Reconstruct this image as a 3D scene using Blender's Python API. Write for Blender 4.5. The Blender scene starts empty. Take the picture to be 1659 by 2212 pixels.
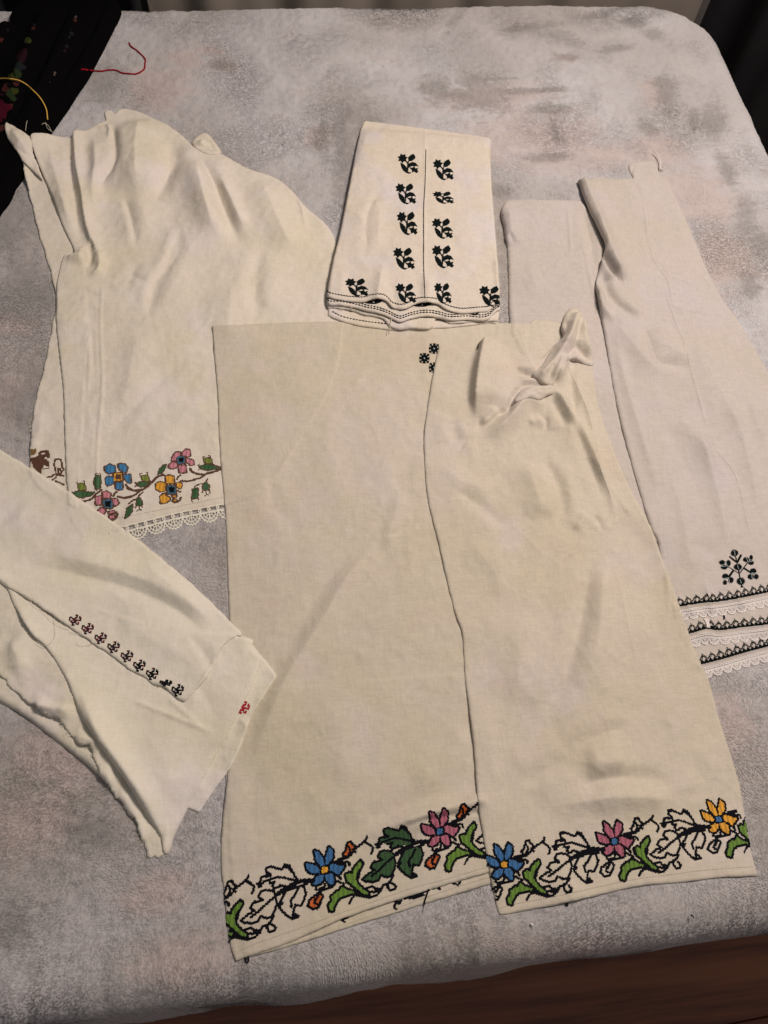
import bpy, math, random
import numpy as np
from mathutils import Matrix, Vector

random.seed(7)
RNG = np.random.default_rng(11)
SC = bpy.context.scene
COL = SC.collection

# ------------------------------------------------------------------ camera
ZB = 0.50                 # top of the blanket
CAM_H = 0.92              # lens height over the blanket
FPX, CX, CY = 1658.0, 829.5, 1106.0
_a = np.array([17608., -1264., FPX]); _a /= np.linalg.norm(_a)
_b = np.array([-407., -3487., FPX]); _b -= _a * (_a @ _b); _b /= np.linalg.norm(_b)
_n = np.cross(_a, _b)
ROT = np.stack([_a, _b, _n])          # rows: bed x, bed y, up, seen in lens axes
cam_d = bpy.data.cameras.new('camera')
cam_d.sensor_fit = 'VERTICAL'; cam_d.sensor_height = 36.0; cam_d.sensor_width = 27.0
cam_d.lens = 36.0 * FPX / 2212.0
cam_d.clip_start = 0.02; cam_d.clip_end = 100.0
cam = bpy.data.objects.new('camera', cam_d); COL.objects.link(cam)
_r, _u, _f = ROT @ [1, 0, 0], -(ROT @ [0, 1, 0]), ROT @ [0, 0, 1]
cam.matrix_world = Matrix(((_r[0], _u[0], -_f[0], 0), (_r[1], _u[1], -_f[1], 0), (_r[2], _u[2], -_f[2], ZB + CAM_H), (0, 0, 0, 1)))
SC.camera = cam

# ------------------------------------------------------------------ light and exposure
world = bpy.data.worlds.new('World'); SC.world = world; world.use_nodes = True
wb = world.node_tree.nodes['Background']
wb.inputs[0].default_value = (1.0, 0.945, 0.935, 1); wb.inputs[1].default_value = 0.15
ld = bpy.data.lights.new('ceiling_lamp', 'AREA'); ld.shape = 'DISK'; ld.size = 0.46
ld.energy = 35.0; ld.color = (1.0, 0.88, 0.79)
lamp = bpy.data.objects.new('ceiling_lamp', ld); COL.objects.link(lamp)
lamp.location = (1.0, 0.98, ZB + 1.75)
lamp.rotation_euler = (Vector((0.15, 0.45, ZB)) - Vector(lamp.location)).to_track_quat('-Z', 'Y').to_euler()
lamp['label'] = 'ceiling lamp above the far side of the bed'; lamp['category'] = 'lamp'
SC.view_settings.view_transform = 'Standard'; SC.view_settings.look = 'None'
SC.view_settings.exposure = 0.32; SC.view_settings.gamma = 1.0; SC.view_settings.use_curve_mapping = False

# ------------------------------------------------------------------ helpers
def ray_to(px, z):
    """point on the level z seen at photo position px (1659 x 2212 frame)"""
    px = np.atleast_2d(np.asarray(px, float))
    d = np.stack([px[:, 0] - CX, px[:, 1] - CY, np.full(len(px), FPX)], 1) @ ROT.T
    t = (np.asarray(z) - (ZB + CAM_H)) / d[:, 2]
    return d[:, :2] * t[:, None]

def link(o, parent=None):
    COL.objects.link(o)
    if parent is not None: o.parent = parent
    return o

def tag(o, label=None, cat=None, group=None, kind=None):
    if label: o['label'] = label
    if cat: o['category'] = cat
    if group: o['group'] = group
    if kind: o['kind'] = kind
    return o

def thing(name, label, cat, group=None):
    return tag(link(bpy.data.objects.new(name, None)), label, cat, group)

def mesh(name, v, f, mat, parent=None, smooth=True, label=None):
    me = bpy.data.meshes.new(name)
    v = np.asarray(v, np.float32)
    if isinstance(f, np.ndarray):
        k = f.shape[1]
        me.vertices.add(len(v)); me.vertices.foreach_set('co', v.ravel())
        me.loops.add(f.size); me.loops.foreach_set('vertex_index', f.astype(np.int32).ravel())
        me.polygons.add(len(f)); me.polygons.foreach_set('loop_start', np.arange(0, f.size, k, dtype=np.int32))
        me.update(calc_edges=True)
    else:
        me.from_pydata(v.tolist(), [], f); me.update()
    me.validate()
    if smooth: me.polygons.foreach_set('use_smooth', np.ones(len(me.polygons), bool))
    me.materials.append(mat)
    o = link(bpy.data.objects.new(name, me), parent)
    if label: o['label'] = label
    return o

def catmull(P, step):
    P = np.asarray(P, float)
    if len(P) < 3:
        n = max(2, int(np.linalg.norm(P[-1] - P[0]) / step) + 1)
        return P[0] + (P[-1] - P[0]) * np.linspace(0, 1, n)[:, None]
    Q = np.vstack([2 * P[0] - P[1], P, 2 * P[-1] - P[-2]]); out = []
    for i in range(1, len(Q) - 2):
        n = max(1, int(np.linalg.norm(Q[i + 1] - Q[i]) / step)); t = np.linspace(0, 1, n, endpoint=False)[:, None]
        a, b, c, d = Q[i - 1], Q[i], Q[i + 1], Q[i + 2]
        out.append(.5 * (2 * b + (c - a) * t + (2 * a - 5 * b + 4 * c - d) * t ** 2 + (3 * b - a - 3 * c + d) * t ** 3))
    return np.vstack(out + [P[-1:]])

def closed(pts, step=4.0):
    """closed outline; a point with a third value is a sharp corner"""
    P = [np.array(p[:2], float) for p in pts]; cor = [i for i, p in enumerate(pts) if len(p) > 2]
    n = len(P)
    if not cor:
        Q = [P[(i - 2) % n] for i in range(n + 5)]
        C = catmull(Q, step); d0 = np.argmin(np.linalg.norm(C - P[0], axis=1)[:len(C) // 2])
        k = len(C) - 1 - np.argmin(np.linalg.norm(C[::-1] - P[0], axis=1)[:len(C) // 2])
        return C[d0:k]
    out = []
    for a, b in zip(cor, cor[1:] + [cor[0] + n]):
        out.append(catmull([P[i % n] for i in range(a, b + 1)], step)[:-1])
    return np.vstack(out)

def wobble(x, y, scale, seed, stretch=(1, 1), n=9):
    """smooth random waves in -1..1"""
    r = np.random.default_rng(seed); o = np.zeros_like(x, dtype=float)
    for i in range(n):
        a = r.uniform(0, 2 * math.pi); k = 2 * math.pi / (scale * r.uniform(.55, 1.7))
        o += np.sin((x * math.cos(a) / stretch[0] + y * math.sin(a) / stretch[1]) * k + r.uniform(0, 7) + 1.3 * np.sin((x * math.sin(a) - y * math.cos(a)) * k * .6 + r.uniform(0, 7)))
    return o / math.sqrt(n) / 1.4

# ------------------------------------------------------------------ height field of all that lies on the bed
G = 0.002
GX0, GY0, GW, GH = -0.80, -0.26, 900, 960
XS = GX0 + G * np.arange(GW); YS = GY0 + G * np.arange(GH)
_X, _Y = np.meshgrid(XS, YS)
def bed_z(x, y): return ZB + .0022 * wobble(x, y, .30, 3) + .0008 * wobble(x, y, .07, 4) + .0009 * wobble(x, y, .025, 12)
H = bed_z(_X, _Y)

def samp(A, x, y):
    fx = np.clip((x - GX0) / G, 0, GW - 1.001); fy = np.clip((y - GY0) / G, 0, GH - 1.001)
    i = fx.astype(int); j = fy.astype(int); u = fx - i; v = fy - j
    return (A[j, i] * (1 - u) + A[j, i + 1] * u) * (1 - v) + (A[j + 1, i] * (1 - u) + A[j + 1, i + 1] * u) * v

def drop(px, A=None, off=0.0, n=6):
    """photo position -> x,y,z on the height field A"""
    A = H if A is None else A
    z = np.full(len(np.atleast_2d(px)), ZB + .004)
    for _ in range(n):
        p = ray_to(px, z); z = .5 * z + .5 * (samp(A, p[:, 0], p[:, 1]) + off) if _ else samp(A, p[:, 0], p[:, 1]) + off
    p = ray_to(px, z)
    return np.column_stack([p, z])

def blur(A, s):
    r = int(3 * s + 1); k = np.exp(-.5 * (np.arange(-r, r + 1) / s) ** 2); k /= k.sum()
    for ax in (0, 1):
        P = np.pad(A, [(r, r) if a == ax else (0, 0) for a in (0, 1)], 'edge'); o = np.zeros_like(A)
        for i, w in enumerate(k):
            o += w * (P[i:i + A.shape[0]] if ax == 0 else P[:, i:i + A.shape[1]])
        A = o
    return A

def grow(A, r):
    for ax in (0, 1):
        P = np.pad(A, [(r, r) if a == ax else (0, 0) for a in (0, 1)], 'edge'); o = A.copy()
        for i in range(2 * r + 1):
            o = np.maximum(o, P[i:i + A.shape[0]] if ax == 0 else P[:, i:i + A.shape[1]])
        A = o
    return A

def poly_mask(poly, xs, ys):
    M = np.zeros((len(ys), len(xs)), bool)
    a = poly; b = np.roll(poly, -1, 0)
    for j, y in enumerate(ys):
        c = (a[:, 1] > y) != (b[:, 1] > y)
        if not c.any(): continue
        X = np.sort(a[c, 0] + (y - a[c, 1]) * (b[c, 0] - a[c, 0]) / (b[c, 1] - a[c, 1]))
        M[j] = np.searchsorted(X, xs) % 2 == 1
    return M

def in_poly(poly, x, y):
    o = np.zeros(len(x), bool); a = np.asarray(poly); b = np.roll(a, -1, 0)
    for p, q in zip(a, b):
        if p[1] == q[1]: continue
        o ^= ((p[1] > y) != (q[1] > y)) & (x < p[0] + (y - p[1]) * (q[0] - p[0]) / (q[1] - p[1]))
    return o

def seg_dist(P, line, side=False):
    """distance of points P to a polyline, share of its length at the foot, and on which side"""
    best = np.full(len(P), 1e9); s = np.zeros(len(P)); sd = np.zeros(len(P))
    L = np.r_[0, np.cumsum(np.linalg.norm(np.diff(line, axis=0), axis=1))]
    for i in range(len(line) - 1):
        a, d = line[i], line[i + 1] - line[i]; l2 = d @ d
        if l2 < 1e-14: continue
        q = P - a; t = np.clip(q @ d / l2, 0, 1); r = q - t[:, None] * d; D = np.hypot(r[:, 0], r[:, 1]); m = D < best
        best[m] = D[m]; s[m] = (L[i] + t[m] * math.sqrt(l2)) / L[-1]; sd[m] = np.sign(d[0] * q[m, 1] - d[1] * q[m, 0])
    return best, s, sd

def nearest(P, poly):
    """nearest point of a closed polygon"""
    best = np.full(len(P), 1e9); out = P.copy(); b = np.roll(poly, -1, 0)
    for a, c in zip(poly, b):
        d = c - a; l2 = d @ d
        if l2 < 1e-14: continue
        t = np.clip((P - a) @ d / l2, 0, 1); q = a + t[:, None] * d; D = np.hypot(*(P - q).T); m = D < best
        best[m] = D[m]; out[m] = q[m]
    return best, out

class Sheet:
    """one layer of cloth: an outline on the photo, laid over what is already there, with folds"""
    def __init__(s, name, outline, mat, parent, gap=1.2, folds=(), soft=5, rnd=1.6, rim=1.3, wave=0.5, wl=.06, seed=1,
                 stretch=(1, 1), lift=None, edge=0.0, label=None, rough=0.0, crease=.55):
        pts = closed(outline, 5.0); s.name = name
        Z = H
        for it in range(2):
            p = drop(pts, Z, gap * 1e-3 if it == 0 else 0.0)
            poly = p[:, :2]
            if rough or True:
                ar = np.arange(len(poly)); a = (.00010 + rough)
                nrm = np.roll(poly, -1, 0) - np.roll(poly, 1, 0); nrm = np.column_stack([-nrm[:, 1], nrm[:, 0]]) / (np.linalg.norm(nrm, axis=1)[:, None] + 1e-9)
                r = np.random.default_rng(seed); poly = poly + nrm * (a * (np.sin(ar * .7 + r.uniform(0, 6)) + r.normal(0, .6, len(ar))))[:, None]
            lo = np.maximum(((poly.min(0) - [GX0, GY0]) / G).astype(int) - 12, 0); hi = np.minimum(((poly.max(0) - [GX0, GY0]) / G).astype(int) + 13, [GW - 1, GH - 1])
            sl = (slice(lo[1], hi[1]), slice(lo[0], hi[0])); xs, ys = XS[sl[1]], YS[sl[0]]; X, Y = np.meshgrid(xs, ys)
            M = poly_mask(poly, xs, ys); h = H[sl]
            base = np.maximum(blur(grow(h, max(1, soft // 2)), soft), h)
            z = base + gap * 1e-3 + wave * 1e-3 * wobble(X, Y, wl, seed, stretch) + wave * .35e-3 * wobble(X, Y, wl * .33, seed + 50)
            for q, (sc, am) in enumerate(((.085, 1.0), (.05, .6))):        # web of pressed-in creases
                rd = np.clip(1 - 2.6 * np.abs(wobble(X, Y, sc, seed + 70 + q, n=4)), 0, 1); z += crease * am * 1e-3 * rd ** 1.5 * np.clip(.6 + wobble(X, Y, .16, seed + 90), 0, 1)
            PT = np.column_stack([X.ravel(), Y.ravel()])
            for f in folds:
                line, hh, w0 = f[0], f[1] * 1e-3 * (1.2 if f[2] >= 7 and f[1] < 18 else 1.08), f[2] * 1e-3; w1 = (f[3] if len(f) > 3 else f[2]) * 1e-3; kind = f[4] if len(f) > 4 else 't'
                L = drop(catmull(line, 12.0), Z, 0.0)[:, :2]
                wm = (5.2 if hh < 0 else 3.2) * max(w0, w1); bb = (PT[:, 0] > L[:, 0].min() - wm) & (PT[:, 0] < L[:, 0].max() + wm) & (PT[:, 1] > L[:, 1].min() - wm) & (PT[:, 1] < L[:, 1].max() + wm)
                if not bb.any(): continue
                D, t, sd = seg_dist(PT[bb], L); w = np.where(sd > 0, w0, w1)
                tap = np.ones(len(t))
                if 't' in kind: tap = np.clip(np.minimum(t, 1 - t) / .28, 0, 1)
                if 'a' in kind: tap = np.clip((1 - t) / .5, 0, 1)          # strong at the start, fading out
                if 'b' in kind: tap = np.clip(t / .5, 0, 1)
                if 'e' in kind: tap = np.clip((1 - t) / .3, 0, 1)
                tap = tap * tap * (3 - 2 * tap)
                zz = z.ravel(); zz[bb] += hh * tap * (.55 * np.exp(-(D / w) ** 2) + .45 * np.exp(-1.35 * D / w))
                if hh < -.002: zz[bb] -= .62 * hh * tap * np.exp(-(D / (2.6 * w)) ** 2)      # a valley has banks
                z = zz.reshape(z.shape)
            k = .0013; u = (z - h - .0008) / k; z = h + .0008 + k * np.where(u > 20, u, np.log1p(np.exp(np.minimum(u, 20))))
            if it == 0:
                Z = H.copy(); Z[sl] = z
        gr = int(max(rnd, 2) / 2) + 2; band = grow((~M).astype(np.int8), gr).astype(bool) & grow(M.astype(np.int8), 3).astype(bool)
        if rnd > 0:
            jj, ii = np.nonzero(band); D, _ = nearest(np.column_stack([xs[ii], ys[jj]]), poly); r = rnd * 1e-3
            q = np.where(M[jj, ii], np.clip(1 - D / r, 0, 1), 1.0); z[jj, ii] -= .8 * r * (1 - np.sqrt(1 - .98 * q * q)); z[jj, ii] = np.maximum(z[jj, ii], h[jj, ii] + .0005)
        s.Z = H.copy(); s.Z[sl] = z; s.poly = poly; s.sl = sl; s.M = np.zeros(H.shape, bool); s.M[sl] = M
        # mesh
        cx, cy = (xs[:-1] + xs[1:]) / 2, (ys[:-1] + ys[1:]) / 2
        C = poly_mask(poly, cx, cy); jj, ii = np.nonzero(C); W = len(xs)
        q = np.column_stack([jj * W + ii, jj * W + ii + 1, (jj + 1) * W + ii + 1, (jj + 1) * W + ii])
        use, inv = np.unique(q, return_inverse=True); q = inv.reshape(q.shape)
        P = np.column_stack([xs[use % W], ys[use // W]]); cnt = np.bincount(q.ravel(), minlength=len(P)); bd = np.nonzero(cnt < 4)[0]
        D, N = nearest(P[bd], poly); ok = D < 2.2 * G; P[bd[ok]] = N[ok]
        zz = samp(s.Z, P[:, 0], P[:, 1])
        V = np.column_stack([P, zz])
        e = np.vstack([q[:, [0, 1]], q[:, [1, 2]], q[:, [2, 3]], q[:, [3, 0]]]); key = np.sort(e, 1); key = key[:, 0] * len(P) + key[:, 1]
        _, idx, c = np.unique(key, return_index=True, return_counts=True); be = e[idx[c == 1]]
        rv = np.unique(be); new = -np.ones(len(P), int); new[rv] = len(P) + np.arange(len(rv))
        low = V[rv].copy(); low[:, 2] = np.maximum(low[:, 2] - rim * 1e-3, samp(H, low[:, 0], low[:, 1]) + .0001)
        low[:, 2] = np.minimum(low[:, 2], V[rv][:, 2] - .0003)
        V = np.vstack([V, low]); q = np.vstack([q, np.column_stack([be[:, 1], be[:, 0], new[be[:, 0]], new[be[:, 1]]])])
        s.obj = mesh(name, V, q, mat, parent, label=label)
        H[sl] = np.where(M, z, H[sl])
    def at(s, px): return drop(px, s.Z)
    def z(s, x, y): return samp(s.Z, x, y)
    def inside(s, x, y):
        i = np.clip(((x - GX0) / G).round().astype(int), 0, GW - 1); j = np.clip(((y - GY0) / G).round().astype(int), 0, GH - 1)
        return s.M[j, i]

def tube(pts, r, sides=5, r_end=None):
    """round thread along 3-D points -> verts, faces"""
    P = np.asarray(pts, float); T = np.gradient(P, axis=0); T /= np.linalg.norm(T, axis=1)[:, None] + 1e-12
    A = np.cross(T, [0, 0, 1.]); l = np.linalg.norm(A, axis=1); A[l < 1e-6] = [1, 0, 0]; A /= np.linalg.norm(A, axis=1)[:, None]; B = np.cross(A, T)
    rr = np.full(len(P), r) if r_end is None else np.linspace(r, r_end, len(P)); V = []
    for k in range(sides):
        a = 2 * math.pi * k / sides; V.append(P + rr[:, None] * (A * math.cos(a) + B * math.sin(a)))
    V = np.stack(V, 1).reshape(-1, 3); F = []
    for i in range(len(P) - 1):
        for k in range(sides):
            F.append((i * sides + k, i * sides + (k + 1) % sides, (i + 1) * sides + (k + 1) % sides, (i + 1) * sides + k))
    F.append(tuple(range(sides))[::-1]); F.append(tuple((len(P) - 1) * sides + k for k in range(sides)))
    return V, F

class Bag:
    def __init__(s): s.v = []; s.f = []; s.n = 0
    def add(s, V, F):
        s.v.append(np.asarray(V)); s.f += [tuple(i + s.n for i in f) for f in F]; s.n += len(V)
    def build(s, name, mat, parent=None, label=None, smooth=True):
        if not s.n: return None
        return mesh(name, np.vstack(s.v), s.f, mat, parent, smooth, label)

def threads(name, S, lines, r, mat, parent, lift=.3, arch=0.0, step=3.0, sides=5, label=None):
    """loose or sewn threads lying on sheet S (or on everything when S is None)"""
    b = Bag(); made = []
    for L in lines:
        p = drop(catmull(L, step), None if S is None else S.Z); t = np.linspace(0, 1, len(p))
        p[:, 2] += lift * 1e-3 + arch * 1e-3 * np.sin(math.pi * t)
        if name != 'frayed_edge': b = Bag()
        b.add(*tube(p, r * 1e-3, sides))
        if name != 'frayed_edge': b.build(name, mat, parent, label)
    if name == 'frayed_edge': tag(b.build(name, mat, parent, label), kind='stuff')

# stitches: every cross stitch is a small raised lozenge of thread
def stitches(name, S, xy, cell, ang, mat, parent, lift=.25, bulge=.6, label=None):
    if len(xy) == 0: return None
    k = S.inside(xy[:, 0], xy[:, 1]); xy = xy[k]
    if len(xy) == 0: return None
    c, s_ = math.cos(ang), math.sin(ang); h = cell * .53; V = []
    for dx, dy, b in ((-h, -h, 0), (h, -h, 0), (h, h, 0), (-h, h, 0), (0, 0, bulge)):
        x = xy[:, 0] + dx * c - dy * s_; y = xy[:, 1] + dx * s_ + dy * c
        V.append(np.column_stack([x, y, S.z(x, y) + (lift + b) * 1e-3]))
    V = np.stack(V, 1); n = len(xy); V[:, 4, 2] += np.random.default_rng(n).uniform(-.15e-3, .15e-3, n)
    V = V.reshape(-1, 3); o = 5 * np.arange(n)[:, None]
    F = np.vstack([o + [0, 1, 4], o + [1, 2, 4], o + [2, 3, 4], o + [3, 0, 4]])
    return mesh(name, V, F, mat, parent, smooth=False, label=label)

class Canvas:
    """stitch grid lying on a sheet, turned by ang; fills and strokes are given in world xy"""
    def __init__(s, S, cell, ang, org=(0, 0)):
        s.S, s.cell, s.ang = S, cell, ang; s.c, s.s = math.cos(ang), math.sin(ang); s.taken = set()
    def uv(s, P): P = np.atleast_2d(P); return np.column_stack([P[:, 0] * s.c + P[:, 1] * s.s, -P[:, 0] * s.s + P[:, 1] * s.c])
    def xy(s, P): P = np.atleast_2d(P); return np.column_stack([P[:, 0] * s.c - P[:, 1] * s.s, P[:, 0] * s.s + P[:, 1] * s.c])
    def _box(s, Q, m):
        a = np.floor((Q.min(0) - m) / s.cell).astype(int); b = np.ceil((Q.max(0) + m) / s.cell).astype(int)
        I, J = np.meshgrid(np.arange(a[0], b[0] + 1), np.arange(a[1], b[1] + 1)); return np.column_stack([I.ravel(), J.ravel()])
    def fill(s, poly, pad=0.0):
        Q = s.uv(poly); K = s._box(Q, pad + s.cell); P = (K + .5) * s.cell
        m = in_poly(Q, P[:, 0], P[:, 1])
        if pad: m |= nearest(P, Q)[0] < pad
        return {tuple(k) for k in K[m]}
    def stroke(s, line, w):
        Q = s.uv(line); K = s._box(Q, w); P = (K + .5) * s.cell; D, _, _ = seg_dist(P, Q)
        return {tuple(k) for k in K[D < max(w / 2, s.cell * .51)]}
    def sew(s, name, cells, mat, parent, over=False, label=None, **kw):
        cells = set(cells)
        if not over: cells -= s.taken
        s.taken |= cells
        if not cells: return None
        K = np.array(sorted(cells), float); return stitches(name, s.S, s.xy((K + .5) * s.cell), s.cell, s.ang, mat, parent, label=label, **kw)

# ------------------------------------------------------------------ materials
def new_mat(name):
    m = bpy.data.materials.new(name); m.use_nodes = True; nt = m.node_tree; b = nt.nodes['Principled BSDF']
    return m, nt, b
def N(nt, t, **kw):
    n = nt.nodes.new(t)
    for k, v in kw.items():
        if k in n.inputs: n.inputs[k].default_value = v
        else: setattr(n, k, v)
    return n
def mix(nt, fac, a, b, mode='MIX'):
    n = nt.nodes.new('ShaderNodeMix'); n.data_type = 'RGBA'; n.blend_type = mode
    for k, v in ((0, fac), (6, a), (7, b)):
        if isinstance(v, bpy.types.NodeSocket): nt.links.new(v, n.inputs[k])
        else: n.inputs[k].default_value = v if k == 0 else (*v, 1)
    return n.outputs[2]
def ramp(nt, src, lo, hi):
    n = N(nt, 'ShaderNodeMapRange', interpolation_type='SMOOTHSTEP'); nt.links.new(src, n.inputs[0]); n.inputs[1].default_value = lo; n.inputs[2].default_value = hi
    return n.outputs[0]
def coords(nt, scale=(1, 1, 1), rot=0.0):
    g = N(nt, 'ShaderNodeNewGeometry'); mp = N(nt, 'ShaderNodeMapping'); mp.inputs['Scale'].default_value = scale; mp.inputs['Rotation'].default_value = (0, 0, rot)
    nt.links.new(g.outputs['Position'], mp.inputs['Vector']); return mp.outputs[0]
def noise(nt, vec, scale, detail=3, rough=.55):
    n = N(nt, 'ShaderNodeTexNoise', Scale=scale, Detail=detail, Roughness=rough); nt.links.new(vec, n.inputs['Vector']); return n.outputs['Fac']
def mathn(nt, op, a, b=0.0):
    n = nt.nodes.new('ShaderNodeMath'); n.operation = op
    for k, v in ((0, a), (1, b)):
        if isinstance(v, bpy.types.NodeSocket): nt.links.new(v, n.inputs[k])
        else: n.inputs[k].default_value = v
    return n.outputs[0]

def cloth(name, base, yellow, lilac, nap=.5, rot=0.0, stain=None):
    """hand-woven cotton: uneven threads both ways, yellowed and faded areas"""
    m, nt, b = new_mat(name); P = coords(nt)
    c = mix(nt, ramp(nt, noise(nt, P, 7.0, 3), .42, .68), base, yellow)
    c = mix(nt, mathn(nt, 'MULTIPLY', ramp(nt, noise(nt, coords(nt, (1, 1, 1), 1.0), 11.0, 3), .48, .72), .8), c, lilac)
    if stain: 
        c = mix(nt, mathn(nt, 'MULTIPLY', ramp(nt, noise(nt, coords(nt, (1, 1.6, 1), .3), 9.5, 4, .6), .56, .74), .38), c, stain)
    wx = noise(nt, coords(nt, (90, 520, 1), rot), 1.0, 3); wy = noise(nt, coords(nt, (520, 90, 1), rot), 1.0, 3)
    wv = mathn(nt, 'MULTIPLY', mathn(nt, 'ADD', wx, wy), .5)
    sp = noise(nt, P, 420.0, 2)
    c = mix(nt, .10, c, mix(nt, ramp(nt, wv, .30, .70), (.30, .27, .22), (1, .97, .9)), 'OVERLAY')
    c = mix(nt, mathn(nt, 'MULTIPLY', ramp(nt, sp, .60, .78), .10), c, (.25, .21, .16))
    nt.links.new(c, b.inputs['Base Color']); b.inputs['Roughness'].default_value = .92; b.inputs['Specular IOR Level'].default_value = .15
    b.inputs['Sheen Weight'].default_value = .12 * nap; b.inputs['Sheen Roughness'].default_value = .6
    bm = N(nt, 'ShaderNodeBump', Strength=.45, Distance=.0007); nt.links.new(wv, bm.inputs['Height'])
    b2 = N(nt, 'ShaderNodeBump', Strength=.30, Distance=.004); nt.links.new(noise(nt, P, 60.0, 4, .6), b2.inputs['Height']); nt.links.new(bm.outputs[0], b2.inputs['Normal'])
    nt.links.new(b2.outputs[0], b.inputs['Normal'])
    return m

M_SHIRT = cloth('ivory_linen', (0.597, 0.540, 0.468), (0.576, 0.519, 0.413), (0.617, 0.556, 0.536), .5)
M_FOLD = cloth('folded_ivory_cotton', (0.575, 0.511, 0.448), (0.559, 0.490, 0.397), (0.559, 0.511, 0.522), .4)
M_WHITE = cloth('white_linen', (0.450, 0.406, 0.381), (0.443, 0.398, 0.355), (0.457, 0.412, 0.415), .4)
M_CREAM = cloth('cream_cotton', (0.499, 0.446, 0.370), (0.480, 0.428, 0.330), (0.507, 0.450, 0.410), .7, stain=(0.480, 0.389, 0.317))
M_FLAN = cloth('cream_flannel', (0.501, 0.446, 0.372), (0.484, 0.429, 0.335), (0.513, 0.453, 0.424), 1.2, stain=(0.484, 0.383, 0.314))
M_NAP = cloth('napped_cream_cotton', (0.637, 0.589, 0.502), (0.610, 0.557, 0.446), (0.658, 0.594, 0.573), 1.0)

def thread_mat(name, col, var=.35, rough=.7, spec=.25):
    m, nt, b = new_mat(name); P = coords(nt); n = noise(nt, P, 700.0, 2)
    if var == .45:      # satin columns and beads
        wv = N(nt, 'ShaderNodeTexWave', Scale=62.0, Distortion=1.2, Detail=1.0); wv.inputs['Detail Scale'].default_value = 3.0; nt.links.new(coords(nt, (1, .35, 1), .2), wv.inputs['Vector']); n = mathn(nt, 'MULTIPLY', mathn(nt, 'ADD', n, wv.outputs['Fac']), .55)
    d = tuple(c * (1 - var) for c in col); l = tuple(min(1, c * (1 + var)) for c in col)
    nt.links.new(mix(nt, n, d, l), b.inputs['Base Color']); b.inputs['Roughness'].default_value = rough; b.inputs['Specular IOR Level'].default_value = spec
    return m
T_BLACK = thread_mat('black_thread', (.004, .004, .007), .35, .8, .08); T_NAVY = thread_mat('dark_green_black_thread', (.003, .006, .006), .35, .8, .08)
T_BLUE = thread_mat('blue_thread', (0.022, 0.105, 0.25), .45, .45, .35); T_PINK = thread_mat('rose_thread', (0.32, 0.09, 0.135), .45, .45, .35); T_YEL = thread_mat('golden_thread', (0.55, 0.27, 0.02), .45, .45, .35)
T_LIME = thread_mat('lime_thread', (0.095, 0.185, 0.018), .45, .45, .35); T_GREEN = thread_mat('dark_green_thread', (0.018, 0.062, 0.016), .45, .45, .35); T_ORA = thread_mat('orange_thread', (0.42, 0.09, 0.01), .45, .45, .35)
T_BROWN = thread_mat('brown_thread', (.085, .037, .022)); T_PALEP = thread_mat('pale_pink_thread', (0.42, 0.16, 0.2), .45, .45, .35); T_STEEL = thread_mat('steel_blue_thread', (0.025, 0.085, 0.14), .45, .45, .35)
T_SKY = thread_mat('sky_blue_thread', (0.022, 0.14, 0.29), .45, .45, .35); T_MOSS = thread_mat('moss_thread', (0.13, 0.17, 0.015), .45, .45, .35); T_LEAF = thread_mat('leaf_green_thread', (0.018, 0.075, 0.02), .45, .45, .35); T_OLIVE = thread_mat('olive_thread', (.16, .10, .03))
T_RED = thread_mat('red_thread', (.30, .008, .018)); T_MAROON = thread_mat('maroon_thread', (.016, .005, .010)); T_YARN = thread_mat('red_yarn', (.26, .006, .012), .3, .85, .1)
T_GOLD = thread_mat('yellow_string', (.60, .36, .06)); T_ECRU = thread_mat('ecru_thread', (.66, .61, .49), .12, .9, .1); T_HEM = thread_mat('hemstitch_shadow', (.20, .15, .11), .2); T_PALE = thread_mat('pale_blue_thread', (.42, .50, .52), .2)
T_LACE = thread_mat('ivory_lace_thread', (.70, .66, .56), .08, .9, .1); T_LACEW = thread_mat('white_lace_thread', (.70, .645, .62), .08, .9, .1); T_SEAM = thread_mat('seam_thread', (.52, .46, .40), .15, .9, .1)

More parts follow.
